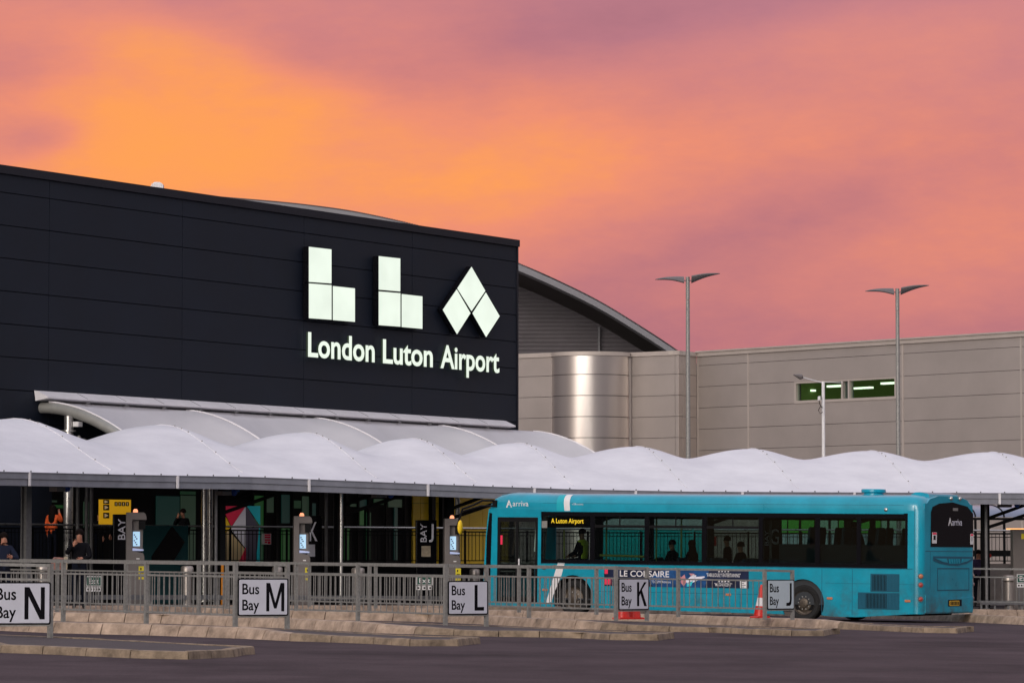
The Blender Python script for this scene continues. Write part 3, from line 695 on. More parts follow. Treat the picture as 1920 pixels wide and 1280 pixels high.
# strip window with lit room behind
win = MB(); t_ = .085; wm = wa0+(wa1-wa0)*.475
win.box(MW, wa0, wa1, wz0, wz0+t_+.04, -.2, .03); win.box(MW, wa0, wa1, wz1-t_, wz1, -.2, .03)
wb = [wa0, wm-.0, wm+(wa1-wa0)*.065, wa1]
for k, a in enumerate(wb):
    a_ = a if k == 0 else (a-.1 if k == 3 else a-.05); win.box(MW, a_, a_+.1, wz0+t_+.04, wz1-t_, -.2, .028)
wo_ = win.build('window', M['silvertrim'], sb)
m = MB(); m.box(MW, wa0+.05, wa1-.05, wz0+.1, wz1-.06, -.12, -.1); m.build('pane', M['clearglass'], wo_)
m = MB(); m.box(MW, wa0, wa1, wz0-1.5, wz0-1.4, -6, -.42); m.box(MW, wa0, wa1, wz1+.2, wz1+.3, -6, -.42); m.box(MW, wa0, wa1, wz0-1.5, wz1+.3, -6.1, -6.0); m.box(MW, wa0-.1, wa0, wz0-1.5, wz1+.3, -6, -.42); m.box(MW, wa1, wa1+.1, wz0-1.5, wz1+.3, -6, -.42)
m.build('room', M['greenroom'], wo_)
m = MB(); m.box(MW, wa1-2.6, wa1-1.6, wz0-1.4, wz1+.2, -4, -3.9); m.build('partition', M['greenroom2'], wo_)
m = MB(); m.box(MW, wb[1], wb[2], wz0+.1, wz1-.05, -.3, -.25); m.build('spandrel', M['hoard'], wo_)
for x0, x1, y0, y1 in ((1502, 1524, 730, 734.5), (1550, 1575, 721, 726), (1597, 1632, 724.5, 729.5), (1651, 1677, 715.5, 720.5)):
    a, b = MW.pix(x0, y1, -1.); a2, b2 = MW.pix(x1, y0, -1.); q = MB(); q.box(MW, a, a2, b, b2, -1.2, -1.0); q.build('tube_light', M['tubelight'], wo_)

# ================================================================ ARCHED HALL behind
hall = thing('arched_hall', 'large arch-roofed hall with dark louvred gable rising behind the silver building', 'building', at(1100, 600, 186)*1.0); hall.location.z = 0; ORG[hall.name] = hall.location.copy()
ap = [(200, 367), (330, 366), (460, 375), (580, 386.5), (690, 403.5), (830, 438), (972, 495.5), (1050, 530), (1124, 567), (1200, 613), (1264, 655), (1330, 702)]
arcp = [at(x, y, 178) for x, y in ap]
def cr_interp(P, n=6):
    out = []
    for i in range(len(P)-1):
        p0, p1, p2, p3 = P[max(i-1, 0)], P[i], P[i+1], P[min(i+2, len(P)-1)]
        for k in range(n):
            t = k/n; out.append(.5*((2*p1)+(p2-p0)*t+(2*p0-5*p1+4*p2-p3)*t*t+(3*p1-p0-3*p2+p3)*t**3))
    return out+[P[-1]]
arcs = cr_interp(arcp)
m = MB(); m.grid([[p for p in arcs], [p+Vector((0, 45, 0)) for p in arcs]]); m.build('roof', M['roofsheet'], hall)
m = MB(); m.grid([[p+UP*.0+Vector((0, -.02, 0)) for p in arcs], [p-UP*.30+Vector((0, -.02, 0)) for p in arcs], [p-UP*.40+Vector((0, .3, 0)) for p in arcs]], False); m.build('fascia', M['fascia'], hall)
m = MB(); m.grid([[p-UP*.40+Vector((0, .3, 0)) for p in arcs], [p-UP*.40+Vector((0, 9, 0)) for p in arcs]]); m.build('soffit', M['soffit'], hall)
m = MB()
for i in range(0, len(arcs)-1):
    for k in range(5):
        p = arcs[i].lerp(arcs[i+1], k/5); f2 = Fr(p, (1, 0, 0), UP, (0, -1, 0)); m.box(f2, -.05, .05, -.02, .07, -44, .0)
m.build('standing_seam', M['roofsheet'], hall)
m = MB(); Yg = 186.5; zz = 6.0
def arc_x(z):
    z += .35
    best = arcs[-1].x if z < arcs[-1].z else -21
    for a, b in zip(arcs[:-1], arcs[1:]):
        if a.z >= z >= b.z and a.z > b.z: best = a.x+(b.x-a.x)*(a.z-z)/(a.z-b.z)
    return best
while zz < 19.2 and arc_x(zz) > -18:
    x1 = arc_x(zz); fq = Fr((0, Yg, 0), (1, 0, 0), UP, (0, -1, 0))
    m.add([fq.p(-20, zz, 0), fq.p(x1, zz, 0), fq.p(x1, zz+.11, .07), fq.p(-20, zz+.11, .07), fq.p(-20, zz+.14, .07), fq.p(x1, zz+.14, .07), fq.p(x1, zz+.2, 0), fq.p(-20, zz+.2, 0)], [(0, 1, 2, 3), (3, 2, 5, 4), (4, 5, 6, 7)])
    zz += .2
m.build('louvre_gable', M['louvre'], hall)
m = MB(); P = at(1123, 620, 186.3); m.box(Fr((P.x, P.y, 0), (1, 0, 0), UP, (0, -1, 0)), -.05, .05, 8, arcs[0].z*0+13.2, 0, .1); m.build('downpipe', M['fascia'], hall)

# ================================================================ LAMPS
def blade(m, fr, L_, s):
    """tapered twisted blade luminaire, a = outward"""
    rows = []
    for k in range(11):
        t = k/10; a = .12+t*L_; wd = .20*(1-t)**.55+.015; th = .075*(1-t)**.7+.010; tw = .75*(1-t)*s
        zc = (.02+.05*math.sin(t*3.1)*(1 if s > 0 else .9)+.06*t*t*(1 if s > 0 else .2))
        ring = []
        for q in range(9):
            an = 2*math.pi*q/8; x = math.cos(an)*wd; y = math.sin(an)*th
            ring.append(fr.p(a, zc+x*math.sin(tw)*.55+y, x*math.cos(tw)))
        rows.append(ring)
    m.grid(rows); m.add(rows[0][:8], [tuple(range(8))]); m.add(rows[-1][:8], [tuple(range(8))])
def twin_lamp(px, pyt, Y, label):
    P = at(px, pyt, Y); base = Vector((P.x, P.y, g(P.x))); t = thing('street_lamp', label, 'street lamp', base, 'tall twin-armed lamps behind the canopy')
    m = MB(); m.tube([base, base+UP*4, Vector((P.x, P.y, P.z-.75))], [.085, .075, .062], 12); m.tube([Vector((P.x, P.y, P.z-.74)), P], .065, 12); m.build('post', M['galv'], t)
    m = MB(); m.tube([P+Vector((-.22, 0, -.12)), P+Vector((.22, 0, -.12))], .018, 6); m.build('arm', M['galvdark'], t)
    m = MB(); blade(m, Fr(P-UP*.12, (1, 0, .14), UP, (0, -1, 0)), .93, 1); m.build('lamp_head', M['machine'], t)
    m = MB(); blade(m, Fr(P-UP*.12, (-1, 0, 0.0), UP, (0, -1, 0)), .93, -1); m.build('lamp_head', M['machine'], t)
twin_lamp(1289.5, 519, 120, 'tall twin-armed street lamp standing before the narrow silver bay, nearer the dark terminal')
twin_lamp(1682.5, 541, 122, 'tall twin-armed street lamp just right of the lit strip window')
P = at(1543.5, 715, 128); base = Vector((P.x, P.y, g(P.x))); t = thing('street_lamp', 'slim white single-arm lamp post with a camera, in front of the lit strip window', 'street lamp', base)
m = MB(); m.tube([base, P], [.07, .055], 12); m.build('post', M['white'], t)
m = MB(); e_ = at(1502, 706.5, 127.6); m.tube([P-UP*.05, e_], .018, 8); m.tube([P-UP*.02, P+Vector((.7, .3, -.02))], .012, 6); m.build('arm', M['white'], t)
m = MB(); d_ = (at(1488, 702.5, 127.5)-e_).normalized(); m.tube([e_+Vector((.06, 0, -.04)), e_, e_+d_*.12, e_+d_*.3], [.03, .10, .07, .015], 8); m.build('lamp_head', M['machine'], t)
cc = at(1535.5, 748, 127.8); t = thing('security_camera', 'little white camera with a loop of black cable on the slim lamp post', 'camera', cc)
m = MB(); m.box(Fr(cc, (1, 0, .2), UP, (0, -1, 0)), -.04, .05, -.04, .1, -.06, .06); m.build('housing', M['white'], t, bevel=.01)
m = MB(); m.tube([cc-UP*.02, cc+Vector((.02, 0, -.16)), cc+Vector((.12, .0, -.3)), cc+Vector((.05, 0, -.25)), cc+Vector((-.02, 0, -.38)), cc+Vector((.04, 0, -.5)), cc+Vector((.13, .02, -.44))], .014, 6); m.build('cable', M['black'], t)

# ================================================================ RAISED WALKWAY, rails, columns, boards
def off_line(pxs, backs, z): return [gutter_at(px, b, z) for px, b in zip(pxs, backs)]
ww = off_line((-120, 60, 250, 430, 640, 870, 1100, 1297), (7.6, 7.6, 8, 8, 8, 8.5, 9, 9.4), 0)
ZF = 1.38
def walkway(pts, label, mat):
    m = MB()
    for a, b in zip(pts[:-1], pts[1:]):
        f_, l_ = seg(a, b); m.box(f_, 0, l_, .1, ZF, -1.6, 0)
    o = m.build('raised_walkway', mat); return tag(o, label, 'walkway', kind='structure')
walkway(ww, 'dark raised walkway in front of the terminal doors', M['black'])
wr_ = off_line((1300, 1500, 1700, 1900, 2100), (9.5, 9.5, 9.5, 9.5, 9.5), 0)
walkway(wr_, 'pale concrete raised walkway at the right behind the bus', M['conc'])
def guardrail(pts, label, solid=False, zf=ZF, bal=.13):
    t = thing('guardrail', label, 'railing', pts[0]+UP*zf)
    m = MB(); m.tube([p+UP*(zf+1.08)+Vector((0, -.08, 0)) for p in pts], .028, 8); m.build('handrail', M['stainless'], t)
    m = MB()
    for a, b in zip(pts[:-1], pts[1:]):
        f_, l_ = seg(a, b); m.box(f_, 0, l_, zf+.95, zf+.99, .02, .05); m.box(f_, 0, l_, zf+.85, zf+.875, .02, .045); m.box(f_, 0, l_, zf+.08, zf+.11, .02, .05)
        n = int(l_/bal)
        for k in range(n): m.box(f_, l_*k/n, l_*k/n+.014, zf+.11, zf+.95, .025, .04)
    m.build('balusters', M['black'], t)
    for a, b in zip(pts[:-1], pts[1:]):
        f_, l_ = seg(a, b)
        for q in (0., .5):
            m = MB(); m.box(f_, l_*q, l_*q+.05, zf, zf+1.02, .0, .05); m.build('post', M['black'], t)
guardrail(ww, 'black railing with silver handrail along the raised terminal walkway')
guardrail(wr_, 'black railing with silver handrail on the pale walkway right of the bus')

def rp_wall(fr, x0, x1, y0, y1, c): a, b = fr.pix(x0, y1, c); a2, b2 = fr.pix(x1, y0, c); return a, a2, b, b2
# multicoloured hoarding
def facing(P, yaw=0): 
    d = Vector((math.cos(yaw), math.sin(yaw), 0)); return Fr((P.x, P.y, 0), d, UP, (d.y, -d.x, 0))
P = gutter_at(450, 9.2); H1 = facing(P, .55)
hb = thing('hoarding', 'hoarding of red, yellow, white, charcoal and turquoise triangles', 'hoarding', P)
def hp(name, pts, mat, c=.03): m = MB(); m.prism(H1, [H1.pix(x, y) for x, y in pts], 0, c); m.build(name, mat, hb)
hp('red_triangle', [(415, 948), (460, 948), (433.5, 986)], M['crimson']); hp('yellow_triangle', [(413.5, 952), (413.5, 1010), (428, 992), (432.5, 987)], M['yellow'])
hp('white_triangle', [(460, 949), (460, 1027), (433, 992), (434.5, 987)], M['panelwhite'], .028); hp('cream_panel', [(413.5, 1011), (428, 993), (459.8, 1030), (444, 1060), (413.5, 1060)], M['cream'], .026)
hp('dark_red_triangle', [(460, 1026), (460, 1060), (443.5, 1060)], M['crimson'], .034); hp('charcoal_triangle', [(461, 948), (484, 985), (484, 1000), (478, 1060), (461, 1060)], M['charcoal'])
hp('turquoise_triangle', [(462, 948), (487, 948), (487, 984)], M['turquoise'], .032); hp('turquoise_base', [(487, 986), (487, 1060), (461, 1060), (461, 1020), (478, 1005)], M['turquoise'], .024)
P = gutter_at(310, 7.0); H2 = facing(P, .5); hb2 = thing('hoarding', 'dark teal hoarding with a black diamond, behind the left ticket machine', 'hoarding', P)
m = MB(); a, a2, b, b2 = rp_wall(H2, 268, 353, 985, 1060, 0); m.box(H2, a, a2, .2, b2, -.05, 0); m.build('panel', M['hoard'], hb2)
m = MB(); m.prism(H2, [H2.pix(*q) for q in ((322, 986), (346, 1016), (322, 1056), (284, 1056), (284, 1042))], .0, .02); m.build('diamond', M['blackgloss'], hb2)
P = gutter_at(1240, 10.5); H3 = facing(P, .3); hb3 = thing('hoarding', 'teal hoarding seen through the middle windows of the bus', 'hoarding', P)
m = MB(); a, a2, b, b2 = rp_wall(H3, 1120, 1325, 985, 1050, 0); m.box(H3, a, a2, .2, b2, -.05, 0); m.build('panel', node_mat('teal_hoarding_glow', (.01, .32, .33), .5, emit=(.01, .3, .3), estr=.5), hb3)  # no lamp: panel glows so it shows through the bus glass
m = MB(); m.box(H3, a, a2, b2+.01, b2+.25, -.05, .0); m.build('pale_glow_band', node_mat('pale_glow_band', (.3, .34, .34), .5, emit=(.3, .36, .36), estr=.35), hb3)  # added glowing band, brightness of the view beyond put into its colour
# yellow board with pictograms
P = gutter_at(215, 8.9); H4 = facing(P, .6); yb = thing('information_board', 'yellow information board with rows of dark pictogram squares', 'notice board', P)
m = MB(); a, a2, b, b2 = rp_wall(H4, 186, 245.5, 936.5, 985, 0); m.box(H4, a, a2, b, b2, -.04, 0); m.build('board', node_mat('yellow_lit', (.62, .34, .01), .5, emit=(.62, .33, .01), estr=.35), yb)
m = MB(); a, a2, b, b2 = rp_wall(H4, 186, 245.5, 985, 1070, 0); m.box(H4, a, a+.1, ZF, b2, -.05, -.01); m.box(H4, a2-.1, a2, ZF, b2, -.05, -.01); m.build('legs', M['black'], yb)
for x, y in ((199, 939), (199, 951), (199, 966)):
    m = MB(); pm = MB(); a, a2, b, b2 = rp_wall(H4, x-5.5, x+5.5, max(936.5, y-5.5), y+5, .0); m.box(H4, a, a2, b, b2, 0, .01); 
    for k in range(3): pm.box(H4, a+(a2-a)*(.2+.2*k), a+(a2-a)*(.41+.2*k), b+(b2-b)*(.2+.1*k), b+(b2-b)*(.8-.1*k), .01, .014)
    sq_ = m.build('pictogram_square', M['black'], yb); pm.build('pictogram', M['cream'], sq_)
for x in (217.5, 224.5, 231.5, 238.5):
    m = MB(); pm = MB(); a, a2, b, b2 = rp_wall(H4, x-2.8, x+2.8, 940.5, 948, .0); m.box(H4, a, a2, b, b2, 0, .01); pm.box(H4, a+(a2-a)*.35, a+(a2-a)*.6, b+(b2-b)*.2, b+(b2-b)*.8, .01, .014); sq_ = m.build('pictogram_square', M['black'], yb); pm.build('pictogram', M['cream'], sq_)
# red notice
P = gutter_at(498, 7.7); H5 = facing(P, .5); rn = thing('notice', 'red and white notice fixed on the walkway railing', 'sign', P+UP*2)
m = MB(); a, a2, b, b2 = rp_wall(H5, 490.5, 508, 1000, 1020, 0); m.box(H5, a, a2, b, b2, 0, .02); m.build('board', M['white'], rn)
m = MB()
for x0, x1, y0, y1 in ((496, 507.3, 1001, 1004), (496, 507.3, 1005, 1008.3), (496, 507.3, 1010, 1013), (496, 501, 1014, 1017.5), (502, 507.3, 1014, 1019)): a, a2, b, b2 = rp_wall(H5, x0, x1, y0, y1, .02); m.box(H5, a, a2, b, b2, .02, .024)
m.build('red_block', M['crimson'], rn)
P = gutter_at(1332, 8.9); H5 = facing(P, .3); rn = thing('notice', 'red notice seen through the bus window beside the teal hoarding', 'sign', P+UP*2)
m = MB(); a, a2, b, b2 = rp_wall(H5, 1330, 1343, 1005, 1023, 0); m.box(H5, a, a2, b, b2, 0, .02); m.build('board', M['red'], rn)

# stainless columns on the platform
for k, (px, bk, r_) in enumerate(((384, 6.2, .10), (394.5, 6.6, .075), (405.5, 1.3, .045), (640, 1.2, .05), (629, 1.9, .045), (612, 4.5, .05), (858, 6.8, .07), (163, 5, .05), (146, 3.8, .05), (172, 5.5, .055), (1848, 1.4, .05), (1444, 4., .04))):
    P = gutter_at(px, bk); z0 = g(P.x)+.19
    m = MB(); m.tube([Vector((P.x, P.y, z0)), Vector((P.x, P.y, 3.75))], r_, 16); m.tube([Vector((P.x, P.y, z0)), Vector((P.x, P.y, z0+.03))], r_*1.8, 16)
    o = m.build('column', M['stainless'] if k in (0, 1, 3, 6) else M['galvdark'])
    lab = ['thick polished steel column left of the triangle hoarding', 'second polished column, touching the thick one beside the triangle hoarding', 'thin grey pipe beside the black post left of the triangle hoarding',
           'bright slim column between the K and J totems', 'dull slim pipe left of the bright slim column', 'dull pipe further left of the bright slim column, near the K totem',
           'bright column in front of the yellow wall panels', 'thin dull pole right of the man holding up a phone', 'thin dull pole directly above the man holding up a phone', 'thicker dull pole left of the yellow information board', 'dull pipe on the black post right of the bus', 'thin pole seen through the bus window by the Bay G totem'][k]
    tag(o, lab, 'column')

# soffit lights and blue cameras
for k, (px, lab) in enumerate(((112, 'left end of the canopy'), (424, 'triangle hoarding'), (716, 'space left of the J totem'), (1888, 'shelter at the right edge'))):
    P = gutter_at(px, .8, 3.25 if px < 900 else 3.12); d = gdir(px); f_ = Fr(P, d, UP, (d.y, -d.x, 0)); m = MB(); m.box(f_, -.28, .1, -.05, .06, -.12, .12)
    tag(m.build('canopy_light', M['machine'], bevel=.01), 'grey box light under the gutter above the %s' % lab, 'light')
    m = MB(); m.ball(f_.p(.32, .03, 0), .09); m.box(f_, .26, .5, .05, .1, -.03, .03); o = m.build('dome_camera', M['blue']); tag(o, 'small blue camera under the gutter above the %s' % lab, 'camera')

# shelter with curved roof at the right
P = gutter_at(1900, 12.0); SF = facing(P, .27); sh = thing('shelter', 'black framed shelter with curved blue-grey roof behind the pale walkway', 'shelter', Vector((P.x, P.y, ZF)))
a0 = SF.pix(1500, 980)[0]; a1 = SF.pix(1990, 980)[0]; zb = SF.pix(1900, 969)[1]; n = 9
m = MB()
for i in range(n+1):
    a = a0+(a1-a0)*i/n; m.tube([SF.p(a, zb+.42*math.sin(R(90)*j/8), -1.4*(1-math.cos(R(90)*j/8))) for j in range(9)], .03, 6)
m.box(SF, a0, a1, zb-.1, zb-.02, -.03, .03); m.build('frame', M['black'], sh)
m = MB(); m.grid([[SF.p(a, zb+.42*math.sin(R(90)*j/8), -1.4*(1-math.cos(R(90)*j/8))) for j in range(9)] for a in (a0, a1)]); m.build('roof', M['shelterroof'], sh)
for i in range(n+1):
    a = a0+(a1-a0)*i/n; m = MB(); m.box(SF, a-.035, a+.035, ZF, zb-.1, -.03, .03); m.build('post', M['black'], sh)
m = MB(); m.box(SF, a0, a1, ZF+.25, ZF+.45, -1.35, -.9); m.build('bench', M['black'], sh)
m = MB(); a = SF.pix(1913, 975)[0]; m.box(SF, a, a+.9, zb-.42, zb-.36, -1.2, -1.1); m.build('strip_light', node_mat('warm_strip', (.8, .4, .2), .4, emit=(1, .45, .15), estr=1.6), sh)
m = MB(); m.box(SF, a0, a1, 0, ZF-.0, -2.4, .1); m.build('base', M['conc'], sh)
# green glazed wall far behind, seen through the bus
P = gutter_at(1560, 14.5); GF = facing(P, .3); gw = thing('glazed_screen', 'green tinted glazed screen seen through the rear bus windows', 'screen', P)
for i, (x0, x1) in enumerate(((1425, 1475), (1478, 1530), (1533, 1570), (1573, 1605), (1608, 1650), (1653, 1700), (1703, 1740))):
    a, a2, b, b2 = rp_wall(GF, x0, x1, 966, 1000, 0); m = MB(); m.box(GF, a, a2, b, b2, 0, .03); c = ((.06, .22, .05), (.05, .20, .03), (.16, .25, .18))[i % 3]; m.build('pane', node_mat('green_pane', c, .3, emit=c, estr=1.1), gw)
    a, a2, b, b2 = rp_wall(GF, x0, x1, 1001, 1030, 0); m = MB(); m.box(GF, a, a2, b, b2, 0, .03); m.build('lower_pane', node_mat('pale_pane', (.3, .36, .37), .4, emit=(.25, .33, .35), estr=.6), gw)
m = MB(); m.box(GF, GF.pix(1425, 1000)[0], GF.pix(1740, 1000)[0], 0, 3.6, -.1, -.03); m.build('frame', M['black'], gw)

# ================================================================ TOTEMS
def totem(px0, px1, pyt, back, label, letter, bay, lx=None, yaw=.35):
    P = gutter_at((px0+px1)/2, back); f_ = facing(P, yaw); a0, b1 = f_.pix(px0, pyt); a1, _ = f_.pix(px1, pyt)
    t = thing('bay_totem', label, 'sign', Vector((P.x, P.y, g(P.x)+.19)), 'black bay totems on the platform')
    m = MB(); m.box(f_, a0, a1, g(P.x)+.19, b1, -.12, 0); m.build('panel', M['blackgloss'], t, bevel=.01)
    m = MB()
    if bay: x0, x1, y0, y1 = bay; q = rp_wall(f_, x0, x1, y0, y1, .0); text(m, f_, 'BAY', q[0], q[1], q[2], q[3], .004, .012, off=.01, rot=True)
    if letter: s_, x0, x1, y0, y1 = letter; q = rp_wall(f_, x0, x1, y0, y1, .0); text(m, f_, s_, q[0], q[1], q[2], q[3], .004, .012, off=.005)
    m.build('lettering', M['panelwhite'], t)
    return t, f_
totem(213, 250, 963.5, 2.3, 'black bay totem reading BAY, left of the left ticket machine', None, (221, 235, 972, 1011))
t, f_ = totem(560, 604, 966, 2.6, 'black bay totem with a large K', ('K', 580.5, 595, 978, 1014), None)
q = rp_wall(f_, 576, 590.5, 1020, 1043, .0); m = MB(); m.box(f_, q[0], q[1], q[2], q[3], .0, .012); m.build('timetable', M['signface'], t)
t, f_ = totem(781, 819, 974.5, 2.6, 'black bay totem with a large J and a paper timetable', ('J', 804, 813, 981.5, 1016), (788, 800, 981, 1015.5))
q = rp_wall(f_, 790, 807, 1023, 1043, .0); m = MB(); m.box(f_, q[0], q[1], q[2], q[3], .0, .012); m.build('timetable', M['paper'], t)
t, f_ = totem(1432, 1466, 974, 5.6, 'black bay totem with a large G seen through the bus window', ('G', 1444, 1460, 991, 1020), (1434, 1441, 994, 1022))

# ================================================================ TICKET MACHINES
def machine(px0, px1, pyt, label):
    P = gutter_at((px0+px1)/2, .9); f_ = facing(P, .12); a0, b1 = f_.pix(px0, pyt); a1, _ = f_.pix(px1, pyt); W_ = a1-a0; z0 = g(P.x)+.19; H_ = b1-z0
    t = thing('ticket_machine', label, 'ticket machine', Vector((P.x, P.y, z0)), 'grey ticket machines with a beacon on top')
    X_ = lambda u: a0+W_*u; Z_ = lambda v: b1-v
    s = W_/.55
    # C-shaped silhouette: tall slab with rounded hood and a lit bowl
    m = MB(); hood = [(X_(0), Z_(0)), (X_(.86), Z_(0)), (X_(.96), Z_(.05)), (X_(1.), Z_(.14)), (X_(1.), Z_(.2)), (X_(.3), Z_(.2)), (X_(.3), Z_(1.0)), (X_(.84), Z_(1.06)), (X_(.9), Z_(1.15)), (X_(.88), z0), (X_(0), z0)]
    m.prism(f_, hood, -.3, .12); m.build('cabinet', M['machine'], t, bevel=.012)
    m = MB(); m.box(f_, X_(.3), X_(.82), Z_(1.02), Z_(.2), -.3, -.05); m.build('recess', M['machine'], t)
    m = MB(); m.box(f_, X_(.62), X_(.94), Z_(.44), Z_(.205), -.04, .08); m.build('canopy_lamp_box', M['black'], t)
    m = MB(); m.box(f_, X_(.34), X_(.68), Z_(.88), Z_(.5), -.049, -.03); m.build('screen', M['screen'], t)
    m = MB()
    for k in range(6): m.box(f_, X_(.38+.05*(k % 3)), X_(.44+.06*(k % 3)), Z_(.6+.05*k), Z_(.57+.05*k), -.03, -.024)
    m.build('display', M['screendim'], t)
    m = MB(); m.prism(f_, [(X_(.32), Z_(1.0)), (X_(.84), Z_(1.0)), (X_(.87), Z_(.965)), (X_(.32), Z_(.93))], -.04, .1); m.build('tray', node_mat('tray', (.4, .45, .6), .3, emit=(.5, .6, 1.), estr=.35), t)
    m = MB(); m.tube([f_.p(X_(.46), b1, -.1), f_.p(X_(.46), b1+.05, -.1), f_.p(X_(.46), b1+.09, -.1)], [.065, .06, .035], 12); m.build('beacon', M['beacon'], t)
    m = MB(); m.box(f_, X_(.5), X_(.66), Z_(1.22), Z_(1.19), .121, .13); m.build('card_slot', M['white'], t)
    m = MB(); m.box(f_, X_(.62), X_(.92), Z_(1.62), Z_(1.40), .122, .13); m.box(f_, X_(.62), X_(.92), Z_(1.74), Z_(1.68), .122, .13); m.build('warning_sticker', M['yellowsign'], t)
    m = MB(); m.box(f_, X_(.70), X_(.76), Z_(1.50), Z_(1.44), .131, .133); m.box(f_, X_(.68), X_(.86), Z_(1.58), Z_(1.56), .131, .133); m.build('sticker_mark', M['black'], t)
machine(236.5, 275, 960, 'grey ticket machine with beacon beside the BAY totem, leftmost of three')
machine(550.5, 585, 967, 'grey ticket machine with beacon overlapping the K totem')
machine(833, 866, 971.5, 'grey ticket machine with beacon in front of the yellow wall panels')

# ================================================================ BINS, EXIT SIGNS, SMALL STREET FURNITURE
def bin_(px, back, wpx, label, ztop=1.2):
    P = gutter_at(px, back); z0 = g(P.x)+.19; r_ = wpx/2*P.y/F; t = thing('litter_bin', label, 'bin', Vector((P.x, P.y, z0)), 'round steel litter bins on the platform')
    m = MB(); m.tube([Vector((P.x, P.y, z0+z)) for z in (0, .04, .05, .82, .84)], [r_*.8, r_*.8, r_*.72, r_*.72, r_*.6], 20); m.build('drum', M['steeldull'], t)
    m = MB(); m.tube([Vector((P.x, P.y, z0+z)) for z in (.84, .86, .98, 1.02, 1.04)], [r_*.62, r_, r_*1.0, r_*.85, r_*.3], 20); m.build('lid', M['steeldull'], t)
for px, bk, wpx, lab in ((82, -.0+.3, 26, 'round steel litter bin behind the Bus Bay N sign'), (352, .4, 24, 'round steel litter bin right of the left ticket machine'), (521, 1., 20, 'pale steel litter bin just right of the Bus Bay M sign'),
                         (672, .6, 25, 'round steel litter bin between the K and J totems'), (890, 1.5, 20, 'steel litter bin behind the Bus Bay L sign'), (1890, .5, 24, 'round steel litter bin right of the bus')):
    bin_(px, bk, wpx, lab)
def exit_sign(px0, px1, py0, py1, label, back=.4):
    P = gutter_at((px0+px1)/2, back); f_ = facing(P, .1); q = rp_wall(f_, px0, px1, py0, py1, 0); t = thing('exit_sign', label, 'sign', Vector((P.x, P.y, g(P.x)+.19)), 'green Exit signs on posts')
    m = MB(); m.box(f_, q[0]-.02, q[1]+.02, q[2]-.02, q[3]+.02, -.02, 0); m.build('border', M['white'], t)
    m = MB(); m.box(f_, q[0], q[1], q[2], q[3], 0, .004); m.build('board', M['exitgreen'], t)
    m = MB(); w_ = q[1]-q[0]; h_ = q[3]-q[2]; text(m, f_, 'Exit', q[0]+w_*.14, q[1]-w_*.12, q[2]+h_*.2, q[3]-h_*.16, .006, .01, off=.01); m.build('lettering', M['white'], t)
    m = MB(); m.box(f_, q[0]-.02, q[1]+.0, q[2]-.15, q[2]-.04, -.02, 0); m.build('plate', M['white'], t)
    m = MB()
    for k in range(5): m.box(f_, q[0]+w_*k/5+.01, q[0]+w_*(k+.75)/5, q[2]-.12, q[2]-.07, .001, .004)
    m.build('small_print', M['black'], t)
    for a in (q[0]+.05, q[1]-.05): m = MB(); m.box(f_, a-.02, a+.02, g(P.x)+.19, q[2]-.15, -.05, -.02); m.build('post', M['galvdark'], t)
exit_sign(163, 189, 1081, 1097, 'green Exit sign on a post left of the left ticket machine')
exit_sign(782, 810, 1080.5, 1095, 'green Exit sign below the J totem')
exit_sign(1908, 1934, 1077, 1091, 'green Exit sign cut by the right edge of the picture')
# yellow bollard / orange post
P = gutter_at(418, 1.2); m = MB(); z0 = g(P.x)+.19; m.tube([Vector((P.x, P.y, z0)), Vector((P.x, P.y, z0+1.1))], .04, 10); m.tube([Vector((P.x, P.y, z0+1.1)), Vector((P.x, P.y, z0+1.14))], .05, 10)
tag(m.build('marker_post', node_mat('orange_post', (.7, .25, .01), .5)), 'slim orange marker post below the triangle hoarding', 'post')
# low grey barrier on the platform
for px0, px1, lab in ((100, 470, 'long low grey metal barrier behind the fences, left of the Bus Bay M sign'), (530, 860, 'low grey metal barrier between the ticket machines'), (1838, 1990, 'low grey metal barrier right of the bus')):
    t = thing('low_barrier', lab, 'barrier', gutter_at(px0, .35)); k = 0
    pxs = [px0+(px1-px0)*i/6 for i in range(7)]; pts = [gutter_at(x, .35) for x in pxs]
    m = MB()
    for a, b in zip(pts[:-1], pts[1:]): f_, l_ = seg(a, b); z0 = g(a.x)+.19; m.box(f_, 0, l_, z0+.14, z0+.26, 0, .05)
    m.build('rail', M['galvdark'], t)
    for a in pts: z0 = g(a.x)+.19; m = MB(); m.box(facing(a), -.03, .03, z0, z0+.26, -.06, -.01); m.build('post', M['galvdark'], t)
# red buoy-like roundel right of bus
P = gutter_at(1854.5, 6.0); c_ = at(1854.5, 1041, P.y); m = MB(); m.ball(c_, .075, .04, .075); m.box(Fr(c_, (1, 0, 0), UP, (0, -1, 0)), -.1, -.06, 0, .35, 0, .03); m.box(Fr(c_, (1, 0, 0), UP, (0, -1, 0)), -.02, .02, -1.5, 0, 0, .02)
tag(m.build('roundel_marker', M['red']), 'round red marker on a thin pole right of the bus', 'marker')
# grey cabinet cut by right edge
P = gutter_at(1915, 2.2); f_ = facing(P, .1); q = rp_wall(f_, 1901, 1955, 992, 1140, 0); m = MB(); m.box(f_, q[0], q[1], g(P.x)+.19, q[3], -.4, 0); o = m.build('ticket_machine', M['machine'], bevel=.01); tag(o, 'grey ticket machine cut by the right edge of the picture', 'ticket machine')
q = rp_wall(f_, 1915, 1925, 1000, 1010, 0); m = MB(); m.box(f_, q[0], q[1], q[2], q[3], .0, .01); m.build('sticker', M['yellowsign'], o)

